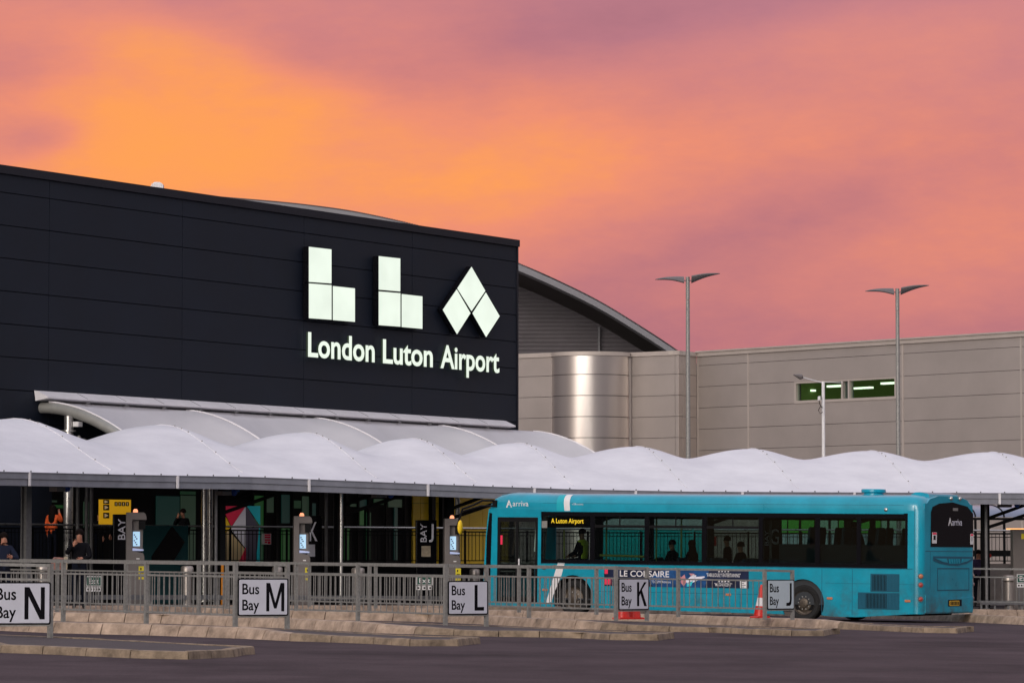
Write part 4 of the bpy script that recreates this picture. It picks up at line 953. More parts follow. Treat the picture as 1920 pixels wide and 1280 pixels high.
# ================================================================ FENCES
def fence(label, ends, npan, dvec, signlen, ang, seglen=3.0, htop=1.15, sidehigh=.18, last=True):
    """ends: base point of the post left of the sign; panels run back to the left, the sign bay continues to the right"""
    base = Vector(ends); t = thing('pedestrian_fence', label, 'fence', base, 'galvanised fences along the bus bays')
    d = Vector((dvec[0], dvec[1], 0)).normalized()
    P = [base+d*seglen*k for k in range(npan+1)]
    P = [Vector((p.x, p.y, g(p.x)+sidehigh)) for p in P]
    e = base+Vector((math.cos(ang), math.sin(ang), 0))*signlen; e.z = g(e.x)+sidehigh-.01
    for p in P+([e] if last else []):
        f_ = Fr(p, -d, UP, (-d.y, d.x, 0)); m = MB(); m.box(f_, -.035, .035, -.02, htop+.005, -.035, .035); m.build('post', M['galv'], t)
    def panel(a, b, bal, bottom=True):
        dd = (b-a); l_ = dd.length; f_ = Fr(a, dd, UP-dd.normalized()*dd.normalized().z, (dd.normalized().y, -dd.normalized().x, 0)); m = MB()
        if not bottom:
            for z0_, z1_, h_ in ((htop-.05, htop, .025), (htop-.27, htop-.235, .018)): m = MB(); m.box(f_, .036, l_-.036, z0_, z1_, -h_, h_); m.build('rail', M['galv'], t)
            return
        m.box(f_, .036, l_-.036, htop-.05, htop, -.025, .025); m.build('top_rail', M['galv'], t); m = MB(); m.box(f_, .036, l_-.036, htop-.27, htop-.235, -.018, .018)
        m.box(f_, .036, l_-.036, .2, .235, -.018, .018)
        if bal:
            n = int(l_/.19)
            for k in range(1, n): m.box(f_, l_*k/n-.0075, l_*k/n+.0075, .235, htop-.27, -.0075, .0075)
        m.build('panel', M['galv'], t)
    for a, b in zip(P[:-1], P[1:]): panel(b, a, True)
    if last: panel(P[0], e, False)
    return P[0], e
SIGNS = [('N', (-22, 1194), .215, 97, 14, .97, 3), ('M', (441, 1175), .2, 100, 23, .98, 5), ('L', (835, 1171), .18, 78, 36, .99, 6), ('K', (1155, 1161), .18, 62, 47, .99, 5), ('J', (1434, 1159), .18, 58, 45, .94, 6)]
YS = dict(N=58.8, M=66.7, L=73.7, K=78.7, J=83.3)
for (let, (px, py), hh, wpx, angd, sl, npan) in SIGNS:
    b = at(px, py, YS[let]); dv = {'N': (-1.8, 2.0)}.get(let, (-1.83, 2.4))
    b.z = g(b.x)+.18
    b.z = at(px, py, YS[let]).z; hh = b.z-g(b.x)
    # keep fence feet on the island top
    P0, e = fence('galvanised pedestrian fence ending at the Bus Bay %s sign' % let, b, npan, dv, sl, R(angd), sidehigh=hh, htop={'N': 1.17, 'M': 1.15, 'L': 1.2, 'K': 1.12, 'J': 1.095}[let])
    dd = e-P0; dd.z = 0; f_ = Fr(P0, dd, UP, (dd.normalized().y, -dd.normalized().x, 0)); l_ = dd.length
    t = thing('bus_bay_sign', 'grey rectangular sign reading Bus Bay %s, %s' % (let, {'N': 'cut by the left edge of the picture', 'M': 'second from the left', 'L': 'in front of the bus nose', 'K': 'above a red traffic cone', 'J': 'beside the rear wheel of the bus'}[let]), 'sign', P0+UP*.2, 'Bus Bay signs on the fences')
    z0, z1_ = .20, .865; a0, a1 = .03, l_+.0
    def rrect(a0, a1, b0, b1, r, n=4):
        pts = []
        for cx, cy, s0 in ((a1-r, b0+r, -90), (a1-r, b1-r, 0), (a0+r, b1-r, 90), (a0+r, b0+r, 180)):
            for k in range(n+1): an = R(s0+90*k/n); pts.append((cx+r*math.cos(an), cy+r*math.sin(an)))
        return pts
    m = MB(); m.prism(f_, rrect(a0, a1, z0, z1_, .03), .037, .055); m.build('border', M['blackgloss'], t)
    m = MB(); m.prism(f_, rrect(a0+.022, a1-.022, z0+.022, z1_-.022, .02), .0555, .058); m.build('board', M['signface2'] if let == 'J' else M['signface'], t)
    wd = a1-a0; m = MB(); c_ = .060
    text(m, f_, 'Bus', a0+wd*.085, a0+wd*.42, z0+.385, z0+.575, c_, off=.015, cap=True)
    text(m, f_, 'Bay', a0+wd*.085, a0+wd*.42, z0+.10, z0+.29, c_, off=.015, cap=True)
    lw = {'N': (.56, .90), 'M': (.56, .92), 'L': (.66, .90), 'K': (.60, .93), 'J': (.70, .90)}[let]
    GL = {'L': [(0, 0), (1, 0), (1, .14), (.32, .14), (.32, 1), (0, 1)], 'N': [(0, 0), (.2, 0), (.2, .72), (.76, 0), (1, 0), (1, 1), (.8, 1), (.8, .28), (.24, 1), (0, 1)],
          'M': [(0, 0), (.17, 0), (.17, .70), (.43, .1), (.57, .1), (.83, .70), (.83, 0), (1, 0), (1, 1), (.79, 1), (.5, .30), (.21, 1), (0, 1)],
          'K': [(0, 0), (.22, 0), (.22, .44), (.32, .54), (.74, 0), (1, 0), (.47, .68), (.96, 1), (.70, 1), (.22, .62), (.22, 1), (0, 1)],
          'J': [(.66, 1), (1, 1), (1, .24), (.9, .07), (.65, 0), (0, 0), (0, .13), (.45, .14), (.62, .2), (.66, .3)]}[let]
    if let == 'K': GL = [(0, 0), (.22, 0), (.22, .40), (.34, .53), (.72, 0), (1, 0), (.50, .68), (.97, 1), (.72, 1), (.22, .60), (.22, 1), (0, 1)]
    m.add([f_.p(a0+wd*(lw[0]+(lw[1]-lw[0])*u), z0+.08+.505*v, c_) for u, v in GL], [tuple(range(len(GL)))])
    m.build('lettering', M['blackgloss'], t)
    m = MB(); m.box(f_, a0, a1, z0-.03, z0-.005, .0, .04); m.build('bracket', M['galv'], t)
# right-hand fence
b = at(2140, 1146, 103)
fence('galvanised pedestrian fence cut by the right edge behind the bus', b, 6, (-1, .12), 1, 0, last=False, sidehigh=b.z-g(b.x))

# cones
def cone(px, py, Y, label, lean=0):
    p = at(px, py, Y); z0 = p.z; t = thing('traffic_cone', label, 'traffic cone', p, 'red traffic cones on the islands')
    m = MB(); f_ = Fr(p, (math.cos(.5), math.sin(.5), 0), UP); m.prism(f_, [(-.17, 0), (.17, 0), (.17, .02), (.15, .04), (-.15, .04), (-.17, .02)], -.17, .17); m.build('foot', M['red'], t)
    ax = lambda h: p+UP*h+Vector((lean*h, 0, 0))
    m = MB(); m.tube([ax(.04), ax(.27)], [.15, .115], 18); m.tube([ax(.46), ax(.74), ax(.76)], [.083, .035, .03], 18); m.build('body', M['red'], t)
    m = MB(); m.tube([ax(.27), ax(.46)], [.117, .085], 18); m.build('sleeve', M['white'], t)
cone(1168, 1160, 80.5, 'red traffic cone hidden behind the Bus Bay K sign, left of two')
cone(1189, 1160, 80.9, 'red traffic cone hidden behind the Bus Bay K sign, right of two')
cone(1425, 1157.5, 86, 'red traffic cone with white sleeve just left of the Bus Bay J sign', .06)
# traffic jacket-like orange bag slung on the cone near J

# ================================================================ PEOPLE
def person(label, loc, yaw, J=None, hgt=1.75, top='jacket', legs='jeans', hair='short', arms=None, sit=False, cat='person', holds=True, grp=None):
    """one continuous skinned body; J overrides joints (local: x right, y forward, z up)"""
    s = hgt/1.75
    D = dict(pel=(0, 0, .95), spi=(0, 0, 1.15), che=(0, .01, 1.34), nek=(0, .0, 1.47), ch=(0, .02, 1.545), hd=(0, .025, 1.64), ht=(0, .01, 1.715), nose=(0, .115, 1.615),
             ls=(-.17, 0, 1.40), le=(-.23, .0, 1.13), lw=(-.22, .08, .89), rs=(.17, 0, 1.40), re=(.23, 0, 1.13), rw=(.22, .08, .89),
             lh=(-.09, 0, .92), lk=(-.10, .02, .50), la=(-.10, -.02, .09), lt=(-.11, .15, .04), rh=(.09, 0, .92), rk=(.10, .02, .50), ra=(.10, -.02, .09), rt=(.11, .15, .04))
    if sit: D.update(pel=(0, 0, .5), spi=(0, -.02, .68), che=(0, -.01, .88), nek=(0, 0, 1.02), ch=(0, .02, 1.09), hd=(0, .025, 1.185), ht=(0, .01, 1.26), nose=(0, .115, 1.16), ls=(-.17, 0, .95), le=(-.22, .08, .70), lw=(-.16, .28, .62), rs=(.17, 0, .95), re=(.22, .08, .7), rw=(.16, .28, .62),
                    lh=(-.09, .04, .48), lk=(-.11, .46, .48), la=(-.11, .45, .08), lt=(-.11, .6, .04), rh=(.09, .04, .48), rk=(.11, .46, .48), ra=(.11, .45, .08), rt=(.11, .6, .04))
    D.update(J or {})
    RAD = dict(pel=.135, spi=.125, che=.145, nek=.058, ch=.07, hd=.10, ht=.06, nose=.014, ls=.075, le=.05, lw=.034, rs=.075, re=.05, rw=.034, lh=.095, lk=.065, la=.045, lt=.035, rh=.095, rk=.065, ra=.045, rt=.035)
    if top != 'skin': RAD.update(che=.165, spi=.15, le=.062, re=.062, lw=.045, rw=.045)
    E_ = [('pel', 'spi'), ('spi', 'che'), ('che', 'nek'), ('nek', 'ch'), ('ch', 'hd'), ('hd', 'ht'), ('hd', 'nose'), ('che', 'ls'), ('ls', 'le'), ('le', 'lw'), ('che', 'rs'), ('rs', 're'), ('re', 'rw'), ('pel', 'lh'), ('lh', 'lk'), ('lk', 'la'), ('la', 'lt'), ('pel', 'rh'), ('rh', 'rk'), ('rk', 'ra'), ('ra', 'rt')]
    for sd_ in ('l', 'r'):        # palm, four fingers and a thumb
        w_ = Vector(D[sd_+'w']); e_ = Vector(D[sd_+'e']); d = (w_-e_).normalized(); sx = d.cross(Vector((0, 1, 0))); sx = (sx if sx.length > .2 else d.cross(UP)).normalized(); q = sx.cross(d).normalized()
        D[sd_+'p'] = tuple(w_+d*.075); RAD[sd_+'p'] = .032; E_.append((sd_+'w', sd_+'p'))
        for k in range(4):
            a = sd_+'f%d' % k; D[a] = tuple(w_+d*.105+sx*(.03-.02*k)); D[a+'t'] = tuple(w_+d*(.165-.008*abs(k-1.3))+sx*(.034-.023*k)+q*.025); RAD[a] = .010; RAD[a+'t'] = .007
            E_ += [(sd_+'p', a), (a, a+'t')]
        a = sd_+'th'; D[a] = tuple(w_+d*.07+sx*.045+q*.02); D[a+'t'] = tuple(w_+d*.11+sx*.055+q*.03); RAD[a] = .011; RAD[a+'t'] = .008; E_ += [(sd_+'w', a), (a, a+'t')]
    names = list(D); idx = {n: i for i, n in enumerate(names)}
    me = bpy.data.meshes.new('sk'); me.from_pydata([Vector(D[n])*s for n in names], [(idx[a], idx[b]) for a, b in E_], []); o = bpy.data.objects.new('sk', me); COL.objects.link(o)
    o.modifiers.new('skin', 'SKIN'); sb_ = o.modifiers.new('sub', 'SUBSURF'); sb_.levels = 1; sb_.render_levels = 1
    if not me.skin_vertices: me.attributes.new if False else None
    sv = me.skin_vertices[0].data if me.skin_vertices else None
    if sv is None:
        bpy.context.view_layer.objects.active = o; bpy.ops.object.select_all(action='DESELECT'); o.select_set(True); bpy.ops.mesh.customdata_skin_add(); sv = me.skin_vertices[0].data
    for n in names: sv[idx[n]].radius = (RAD[n]*s, RAD[n]*s*(.82 if n in ('che', 'spi', 'pel') else 1)); sv[idx[n]].use_root = (n == 'pel')
    bpy.context.view_layer.update(); em = bpy.data.meshes.new_from_object(o.evaluated_get(bpy.context.evaluated_depsgraph_get()))
    bpy.data.objects.remove(o)
    for mm in ('skin', top, legs, 'rubber', arms or top): em.materials.append(M[mm])
    segs = []
    for a, b in E_:
        if a[0] in 'lr' and (a[1:] in ('w', 'p') or a[1] in 'f' or a[1:] == 'th'): k = 0
        elif a in ('nek', 'ch', 'hd'): k = 0
        elif a in ('la', 'ra'): k = 3
        elif a in ('lh', 'lk', 'rh', 'rk', 'pel') and b not in ('spi',): k = 2
        elif a in ('ls', 'le', 'rs', 're'): k = 4
        else: k = 1
        segs.append((Vector(D[a])*s, Vector(D[b])*s, k))
    for p in em.polygons:
        c = p.center; best = 9; k = 1
        for a, b, kk in segs:
            t = max(0, min(1, (c-a).dot(b-a)/max(1e-9, (b-a).length_squared))); dd = (c-(a+(b-a)*t)).length
            if dd < best: best = dd; k = kk
        p.material_index = k; p.use_smooth = True
    root = thing('person', label, 'person', loc, grp); root.rotation_euler = (0, 0, yaw)
    bo = bpy.data.objects.new('body', em); COL.objects.link(bo); bo.parent = root
    hd = Vector(D['hd'])*s; m = MB(); F0 = Fr((0, 0, 0), (1, 0, 0), (0, 1, 0), UP)
    def local(mb_, nm, mt):
        oo = mb_.build(nm, mt, None); off = oo.location.copy(); oo.parent = root; oo.location = off; return oo
    m.ball(hd+Vector((0, -.022, .03)), .098*s, .108*s, .105*s, 12, 8, None, -20 if hair == 'short' else -50)
    if hair == 'long': m.grid([[hd+Vector((math.sin(R(a))*.10*w_, -math.cos(R(a))*.10*w_-.02, z)) for a in range(-110, 111, 20)] for z, w_ in ((.03, 1), (-.1, 1.1), (-.22, 1.35), (-.34, 1.3), (-.42, .9))])
    local(m, 'hair', M['hair'])
    for sx in (-1, 1): m = MB(); m.ball(hd+Vector((sx*.036, .088, .005)), .011); local(m, 'eye', M['black'])
    return root
def held(label, cat, name, P, size, mat, yaw=0.):
    m = MB(); m.box(Fr(P, (math.cos(yaw), math.sin(yaw), 0), UP), -size[0]/2, size[0]/2, -size[1]/2, size[1]/2, -size[2]/2, size[2]/2); return tag(m.build(name, mat, bevel=.004), label, cat)
def stand(px, pytop, back, hgt, **k):
    P = gutter_at(px, back); zt = at(px, pytop, P.y).z; return Vector((P.x, P.y, zt-hgt))
ARM = dict(re=(.27, .16, 1.22), rw=(.12, .30, 1.42))
P = stand(150, 990, -4.2, 1.80); P.z = g(P.x)+.2
person('man in a black jacket standing at the fence holding a phone up to his face', P, R(185), dict(ARM, le=(-.24, .12, 1.15), lw=(-.05, .30, 1.10)), 1.84)
held('dark phone held up by the man in the black jacket', 'phone', 'phone', P+Vector((-.17, -.36, 1.56)), (.07, .15, .01), M['blackgloss'], .3)
P = stand(100, 956, 8.6, 1.72); P.z = ZF
person('woman with long dark hair and an orange top behind the walkway railing', P, R(-25), dict(re=(.26, .1, 1.26), rw=(.15, .14, 1.50)), 1.64, top='orangetop', hair='long')
P = stand(222, 958, 10.2, 1.75); P.z = ZF
person('dark figure standing in front of the yellow board, right of the two', P, R(180), None, 1.62, grp=None)
P = stand(187, 970, 9.6, 1.7); P.z = ZF
person('dark figure beside the left edge of the yellow board', P, R(160), None, 1.48)
P = stand(344, 967, 8.5, 1.7); P.z = ZF
person('person in dark clothes smoking above the dark teal hoarding', P, R(150), dict(re=(.25, .14, 1.24), rw=(.06, .22, 1.50)), 1.58)
P = stand(8, 998, -4.0, 1.75); P.z = g(P.x)+.2
person('dark figure cut by the left edge of the picture', P, R(200), dict(le=(-.30, .14, 1.15), lw=(-.10, .30, 1.2)), 1.72, top='navyjacket')
P = stand(1833, 982, 7.5, 1.7); P.z = g(P.x)+.2
person('person in a dark purple coat standing just right of the bus', P, R(170), None, 2.3*.78, top='purple')
# bag beside the man
P = gutter_at(112, -3.6); z0 = g(P.x)+.2; zt = at(112, 1042, P.y).z
m = MB(); f_ = Fr((P.x, P.y, zt-.34), (1, .3, 0), UP); m.prism(f_, [(-.17, 0), (.17, 0), (.19, .12), (.14, .30), (-.12, .32), (-.19, .14)], -.09, .09)
b_ = m.build('backpack', node_mat('brown_bag', (.30, .15, .12), .8, 0, .6, 15), bevel=.03); tag(b_, 'brown patterned bag on the fence beside the man with the phone', 'bag')
m = MB(); m.box(f_, .10, .18, -.02, .33, .092, .10); m.build('white_strap', M['paper'], b_)

# ================================================================ BUS
Pr = at(1727, 1153, 95); Pf = at(910, 1140, 102); Pr.z = g(Pr.x)-.02; Pf.z = g(Pf.x)+.02
BL = (Pr-Pf).length; BU = (Pr-Pf).normalized(); bn = Vector((BU.y, -BU.x, 0)).normalized(); BF = Fr(Pf, BU, bn.cross(BU)*1.0, bn)
if BF.B.z < 0: BF.B = -BF.B
W = 3.2
bus = thing('bus', 'turquoise single-deck bus with dark windows standing at the bays', 'bus', Pf)
S = BF.pix
RF = Fr(BF.p(BL, 0, 0), -BF.C, BF.B, BF.A)      # rear face: a = across, c = outward
def ring(a, zt, inset=0., zb=2.80):
    """roof section from near window head to far window head"""
    h = zt-zb; prof_ = [(0, 0), (0, .42*h), (-.03, .62*h), (-.10, .80*h), (-.26, .93*h), (-.6, .98*h), (-W/2, 1.0*h)]
    pts = [(c-inset, z) for c, z in prof_]; pts += [(-W-c, z) for c, z in pts[:-1][::-1]]
    return [BF.p(a, zb+z, c) for c, z in pts]
m = MB()
RS = [(.075, 2.84, .06), (.10, 2.98, .03), (.14, 3.08, .012), (.22, 3.19, .004), (.36, 3.26, 0), (.66, 3.31, 0), (1.3, 3.30, 0), (2.0, 3.28, 0), (6, 3.28, 0), (12.3, 3.28, 0), (12.7, 3.28, 0), (12.95, 3.24, .02), (13.06, 3.17, .07), (BL-.01, 3.02, .16)]
m.grid([ring(*r) for r in RS])
# near side panels (polygons with wheel arches open below)
def arch(cx, cz, r, z0):
    t0 = math.asin(max(-1, min(1, (z0-cz)/r))); n = 18; return [(cx-r*math.cos(t0+(math.pi-2*t0)*k/n), cz+r*math.sin(t0+(math.pi-2*t0)*k/n)) for k in range(n+1)]
WX = (2.77, 9.74); ZW = 1.42
low = [(1.73, .2)]+arch(WX[0], .46, .62, .2)+arch(WX[1], .46, .62, .16)+[(10.6, .13), (11.3, .13), (BL-.2, .24), (BL-.2, ZW-.03), (1.73, ZW-.03)]
fcur = [(-.09, .2), (-.075, 1.0), (-.05, 1.46), (-.01, 2.1), (.03, 2.5), (.075, 2.84)]
for c0_, c1_ in ((-.05, 0), (-W, -W+.05)):
    m.prism(BF, low, c0_, c1_)
    m.prism(BF, fcur+[(.28, 2.84), (.28, .2)], c0_, c1_)
    m.box(BF, .28, BL-.2, 2.79, 2.86, c0_+.002, c1_-.002)
    a_ = S(1702, 1000)[0]; m.box(BF, a_, BL-.2, ZW-.03, 2.79, c0_, c1_)
m.box(BF, .281, 1.75, 2.62, 2.79, -.05, .004); m.box(BF, 1.66, 1.76, .2, 2.62, -.05, .004); m.box(BF, .281, .36, .2, 2.62, -.05, .004); m.box(BF, .28, 1.75, .2, .30, -.05, .0)
m.box(BF, 1.76, BL-.5, 2.775, 2.79, 0, .012)
# rear corners, rear face
for s_, c_ in ((1, 0.), (-1, -W)):
    rows = []
    for k in range(9):
        an = R(90*k/8); rows.append([BF.p(BL-.2+.2*math.sin(an), z, c_-s_*(.2-.2*math.cos(an))) for z in (.24, 1.0, 2.0, 2.84)]+[BF.p(BL-.2+.2*math.sin(an)-.03, 2.98, c_-s_*(.21-.2*math.cos(an)))])
    m.grid(rows)
m.box(RF, .19, W-.19, .25, 3.05, -.05, -.0)
m.prism(RF, [(.25, 3.0), (W-.25, 3.0), (W-.5, 3.17), (W-1.0, 3.25), (1.0, 3.25), (.5, 3.17)], -.12, -.01)
m.prism(RF, [(.2, .28), (W-.2, .28), (W-.2, .66), (W/2+.1, .60), (W/2-.1, .60), (.2, .74)], 0, .03)      # bumper
# front lower and upper bow
def bow(c): return -.16*math.sin(math.pi*(-c/W))
def fa(z):
    for (a0, z0), (a1, z1_) in zip(fcur[:-1], fcur[1:]):
        if z0 <= z <= z1_: return a0+(a1-a0)*(z-z0)/(z1_-z0)
    return fcur[-1][0]
def fgrid(mm, zs, off=0.): mm.grid([[BF.p(fa(z)+bow(-W*k/16)+off, z, -W*k/16) for k in range(17)] for z in zs])
fgrid(m, (.2, .5, .8, 1.0)); fgrid(m, (2.7, 2.78, 2.84))
m.prism(Fr(BF.O, BF.A, BF.B, BF.C), [(12.45, 3.26), (13.0, 3.2), (12.98, 3.30), (12.75, 3.345), (12.6, 3.34)], -W+.8, -.7)
body = m.build('body', M['teal'], bus, bevel=.0)
m = MB(); fgrid(m, (1.0, 1.46, 2.1, 2.5, 2.7), -.005); m.build('windscreen', M['glassdark'], bus)
m = MB(); m.prism(BF, [(.0, 1.0), (.15, 1.0), (.185, 2.72), (.10, 2.74), (.02, 2.1)], .001, .006); m.build('windscreen_edge', M['blackgloss'], bus)
m = MB(); m.box(BF, .3, BL-.3, .28, .42, -W+.1, -.1); m.box(BF, 10.5, 12.6, .18, .3, -W+.3, -.3); m.build('chassis', M['black'], bus)
for wx in WX:      # dark wheel housings
    m = MB(); m.grid([[BF.p(wx+.63*math.cos(R(180*k/14)), .46+.63*math.sin(R(180*k/14)), c) for k in range(15)] for c in (-.03, -.55)]); m.box(BF, wx-.62, wx+.62, .15, 1.08, -.60, -.55); m.build('wheel_arch', M['rubber'], bus)
m = MB(); m.cur = 0
m.box(BF, .4, BL-.1, .42, .46, -W+.06, -.06); m.box(BF, .4, BL-.1, 2.80, 2.84, -W+.06, -.06); m.box(BF, 9.0, BL-.3, .46, 1.98, -W+.1, -.08); m.box(BF, BL-.32, BL-.28, 1.9, 2.8, -W+.1, -.08)
m.build('interior', M['inter'], bus)
# glazing
px_p = [(1015, 1108), (1113, 1210), (1215, 1318), (1323, 1424), (1428, 1530), (1535, 1608), (1612, 1699)]
fm = MB(); fm.box(BF, 1.76, S(1702, 1000)[0], 2.66, 2.775, -.03, -.004); fm.box(BF, 1.76, S(1702, 1000)[0], ZW-.03, ZW+.07, -.03, -.004)
last = 1.76
for x0, x1 in px_p:
    a0 = S(x0, 1000)[0]; a1 = S(x1, 1000)[0]; fm.box(BF, last, a0+.03, ZW+.07, 2.66, -.03, -.004); last = a1-.03
fm.box(BF, last, S(1702, 1000)[0], ZW+.07, 2.66, -.03, -.004); fm.build('window_frame', M['blackgloss'], bus)
for i, (x0, x1) in enumerate(px_p):
    a0 = S(x0, 1000)[0]; a1 = S(x1, 1000)[0]; m = MB(); m.box(BF, a0+.031, a1-.031, ZW+.071, 2.659, -.022, -.012); pn = m.build('window', M['glass'], bus)
    m = MB(); m.box(BF, a0+.031, a1-.031, ZW+.071, 2.659, -W+.012, -W+.022); m.build('far_window', M['clearglass'], bus)
    if i in (1, 2, 3): m = MB(); m.box(BF, a0+.03, a1-.03, 2.36, 2.43, -.03, -.008); m.box(BF, (a0+a1)/2-.015, (a0+a1)/2+.015, 2.43, 2.66, -.03, -.008); m.build('hopper_bar', M['black'], pn)
m = MB()
for x0 in (1013, 1110, 1212, 1320, 1426, 1532, 1610, 1702): a0 = S(x0, 1000)[0]; m.box(BF, a0-.08, a0+.08, ZW, 2.8, -W+.004, -W+.05)
m.box(BF, .3, BL-.2, 2.62, 2.79, -W+.004, -W+.05); m.box(BF, .3, BL-.2, .3, ZW, -W+.06, -W+.1); m.build('far_pillars', M['inter'], bus)
m = MB(); m.box(BF, 1.76, BL-.25, ZW-.045, ZW-.03, .0, .014); m.build('sill_trim', M['tealdark'], bus)
# door
dr = None
m = MB(); m.box(BF, .37, .45, .3, 2.6, -.04, .0); m.box(BF, .95, 1.02, .3, 2.6, -.04, .0); m.box(BF, 1.58, 1.66, .3, 2.6, -.04, .0); m.box(BF, .37, 1.66, 2.5, 2.61, -.04, -.001); m.box(BF, .37, 1.66, .3, .4, -.04, -.001)
dr = m.build('door', M['black'], bus)
m = MB(); m.box(BF, .45, .95, .4, 2.5, -.03, -.02); m.box(BF, 1.02, 1.58, .4, 2.5, -.03, -.02); m.build('door_glass', M['clearglass'], dr)
m = MB(); m.tube([BF.p(1.08, .9, .02), BF.p(1.08, 1.5, .03)], .02); m.tube([BF.p(1.25, 1.7, -.5), BF.p(1.3, 2.5, -.5)], .02); m.build('handrail', M['whitemetal'], dr)
m = MB(); q0 = S(936, 1020); q1 = S(940, 1003); m.box(BF, q0[0], q1[0]+.03, q0[1], q1[1], -.019, -.015); m.build('door_notice', M['crimson'], dr)
m = MB(); m.box(BF, 1.0, 1.9, .46, 1.35, -1.3, -.9); m.box(BF, 1.3, 2.4, .46, 1.5, -2.6, -1.6); m.build('cab_screen', M['tealdark'], bus)
# seats and poles
for k in range(8):
    for cc_ in (-.6, -1.1, -2.1, -2.6):
        if k < 5 and cc_ in (-1.1, -2.1) and k % 2: pass
        a = 4.3+k*.98; zf = .46 if a < 9 else 1.3
        if a > BL-1: continue
        m = MB(); m.box(BF, a, a+.42, zf+.38, zf+.48, cc_-.21, cc_+.21); m.prism(Fr(BF.O, BF.A, BF.B, BF.C), [(a+.40, zf+.42), (a+.50, zf+.42), (a+.56, zf+1.05), (a+.53, zf+1.14), (a+.47, zf+1.10)], cc_-.2, cc_+.2); m.build('seat', M['seat'], bus, bevel=.03)
for px in (1105, 1199, 1246, 1288): a = S(px, 1000)[0]; m = MB(); m.tube([BF.p(a, .46, -.9), BF.p(a, 2.8, -.9)], .022); m.build('pole', M['yellowpole'], bus)
m = MB(); m.tube([BF.p(S(1118, 1000)[0], 1.62, -.2), BF.p(S(1207, 1000)[0], 1.60, -.2)], .03); m.tube([BF.p(2.2, 1.5, -.5), BF.p(2.18, 2.3, -.5)], .025); m.build('luggage_rail', M['yellowpole'], bus)
# wheels
def lathe(mm, cx, cz, prof_, n=36):
    mm.grid([[BF.p(cx+r_*math.cos(2*math.pi*k/n), cz+r_*math.sin(2*math.pi*k/n), c) for k in range(n+1)] for r_, c in prof_])
for wx in WX:
  for sgn_ in (0, 1):
    z_ = (lambda c: -c-W) if sgn_ else (lambda c: c)
    wz = .465
    m = MB(); lathe(m, wx, wz, [(.30, z_(-.08)), (.34, z_(-.05)), (.43, z_(-.045)), (.475, z_(-.09)), (.48, z_(-.2)), (.475, z_(-.31)), (.4, z_(-.34))]); ty = m.build('wheel', M['rubber'], bus)
    if not sgn_:
        m = MB(); lathe(m, wx, wz, [(.315, -.055), (.30, -.075), (.285, -.11), (.25, -.125), (.2, -.10), (.13, -.085), (.12, -.05), (.08, -.035), (.0, -.03)])
        m.build('rim', M['hub'], ty); m = MB()
        for k in range(10): an = 2*math.pi*k/10; m.ball(BF.p(wx+.165*math.cos(an), wz+.165*math.sin(an), -.085), .022, n=6, m=4)
        m.build('wheel_nuts', M['galv'], ty)
# liveries, trim
def bp(name, pts, mat, c0=.0015, c1=.005, fr_=BF, par=bus): m = MB(); m.prism(fr_, [fr_.pix(*q) for q in pts], c0, c1); return m.build(name, mat, par)
bp('white_stripe', [(1046, 1054.5), (1059, 1055), (1053, 1077), (1037.5, 1115), (1035, 1127), (1023.5, 1130)], M['white'])
def cove(name, pa0, pa1, pb0, pb1, mat):
    """a band wrapped over the curved roof edge"""
    m = MB(); h = .48; pf_ = [(0.004, 0.0), (0.004, .42*h), (-.026, .62*h+.003), (-.097, .80*h+.004), (-.20, .90*h+.006)]
    a0, a1 = S(pa0, 957)[0], S(pa1, 957)[0]; b0, b1 = S(pb0, 928)[0], S(pb1, 928)[0]
    m.grid([[BF.p(a0+(b0-a0)*z/h, 2.80+z, c), BF.p(a1+(b1-a1)*z/h, 2.80+z, c)][::1] for c, z in pf_]); m.build(name, mat, bus)
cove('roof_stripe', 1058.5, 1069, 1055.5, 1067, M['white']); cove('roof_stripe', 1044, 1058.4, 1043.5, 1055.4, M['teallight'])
def bt(s_, x0, x1, y0, y1, mat=M['white'], fr_=BF, off=0., c=.006, rot=False, par=bus, nm='lettering'):
    a0, b0 = fr_.pix(x0, y1); a1, b1 = fr_.pix(x1, y0); m = MB(); text(m, fr_, s_, a0, a1, b0, b1, c, None, off=off, rot=rot); return m.build(nm, mat, par)
def Aemblem(x0, x1, y0, y1, fr_=BF, c=.006):
    w_, h_ = x1-x0, y1-y0; m = MB(); P_ = lambda u, v: fr_.pix(x0+w_*u, y0+h_*v)
    for pts in ([(.0, .95), (.42, .02), (.58, .02), (.50, .35), (.22, .98)], [(.58, .05), (1., .9), (.82, 1.), (.70, .55), (.50, .30)], [(.30, .72), (.5, .42), (.72, .68), (.5, .62)]):
        m.add([fr_.p(*P_(*q), c) for q in pts], [tuple(range(len(pts)))])
    m.build('emblem', M['white'], bus)
Aemblem(949, 960, 937, 951.5); bt('arriva', 961.5, 991, 939, 948.5, off=.004)
bt('a DB company', 1073, 1094, 943, 947)
m = MB(); q = S(1015.5, 989); q2 = S(1026, 976); m.box(BF, q[0], q2[0], q[1], q2[1], -.003, .002); m.build('sticker', M['galv'], bus)
q = S(1022, 988); q2 = S(1108, 968); m = MB(); m.box(BF, q[0], q2[0], q[1], q2[1]-.02, -.16, -.08); dp = m.build('destination_display', M['black'], bus)
q = S(1032, 983); q2 = S(1093, 971.5); m = MB(); text(m, BF, 'A Luton Airport', q[0], q2[0], q[1], q2[1], -.035, None, off=.012); m.build('display_text', M['amber'], dp)
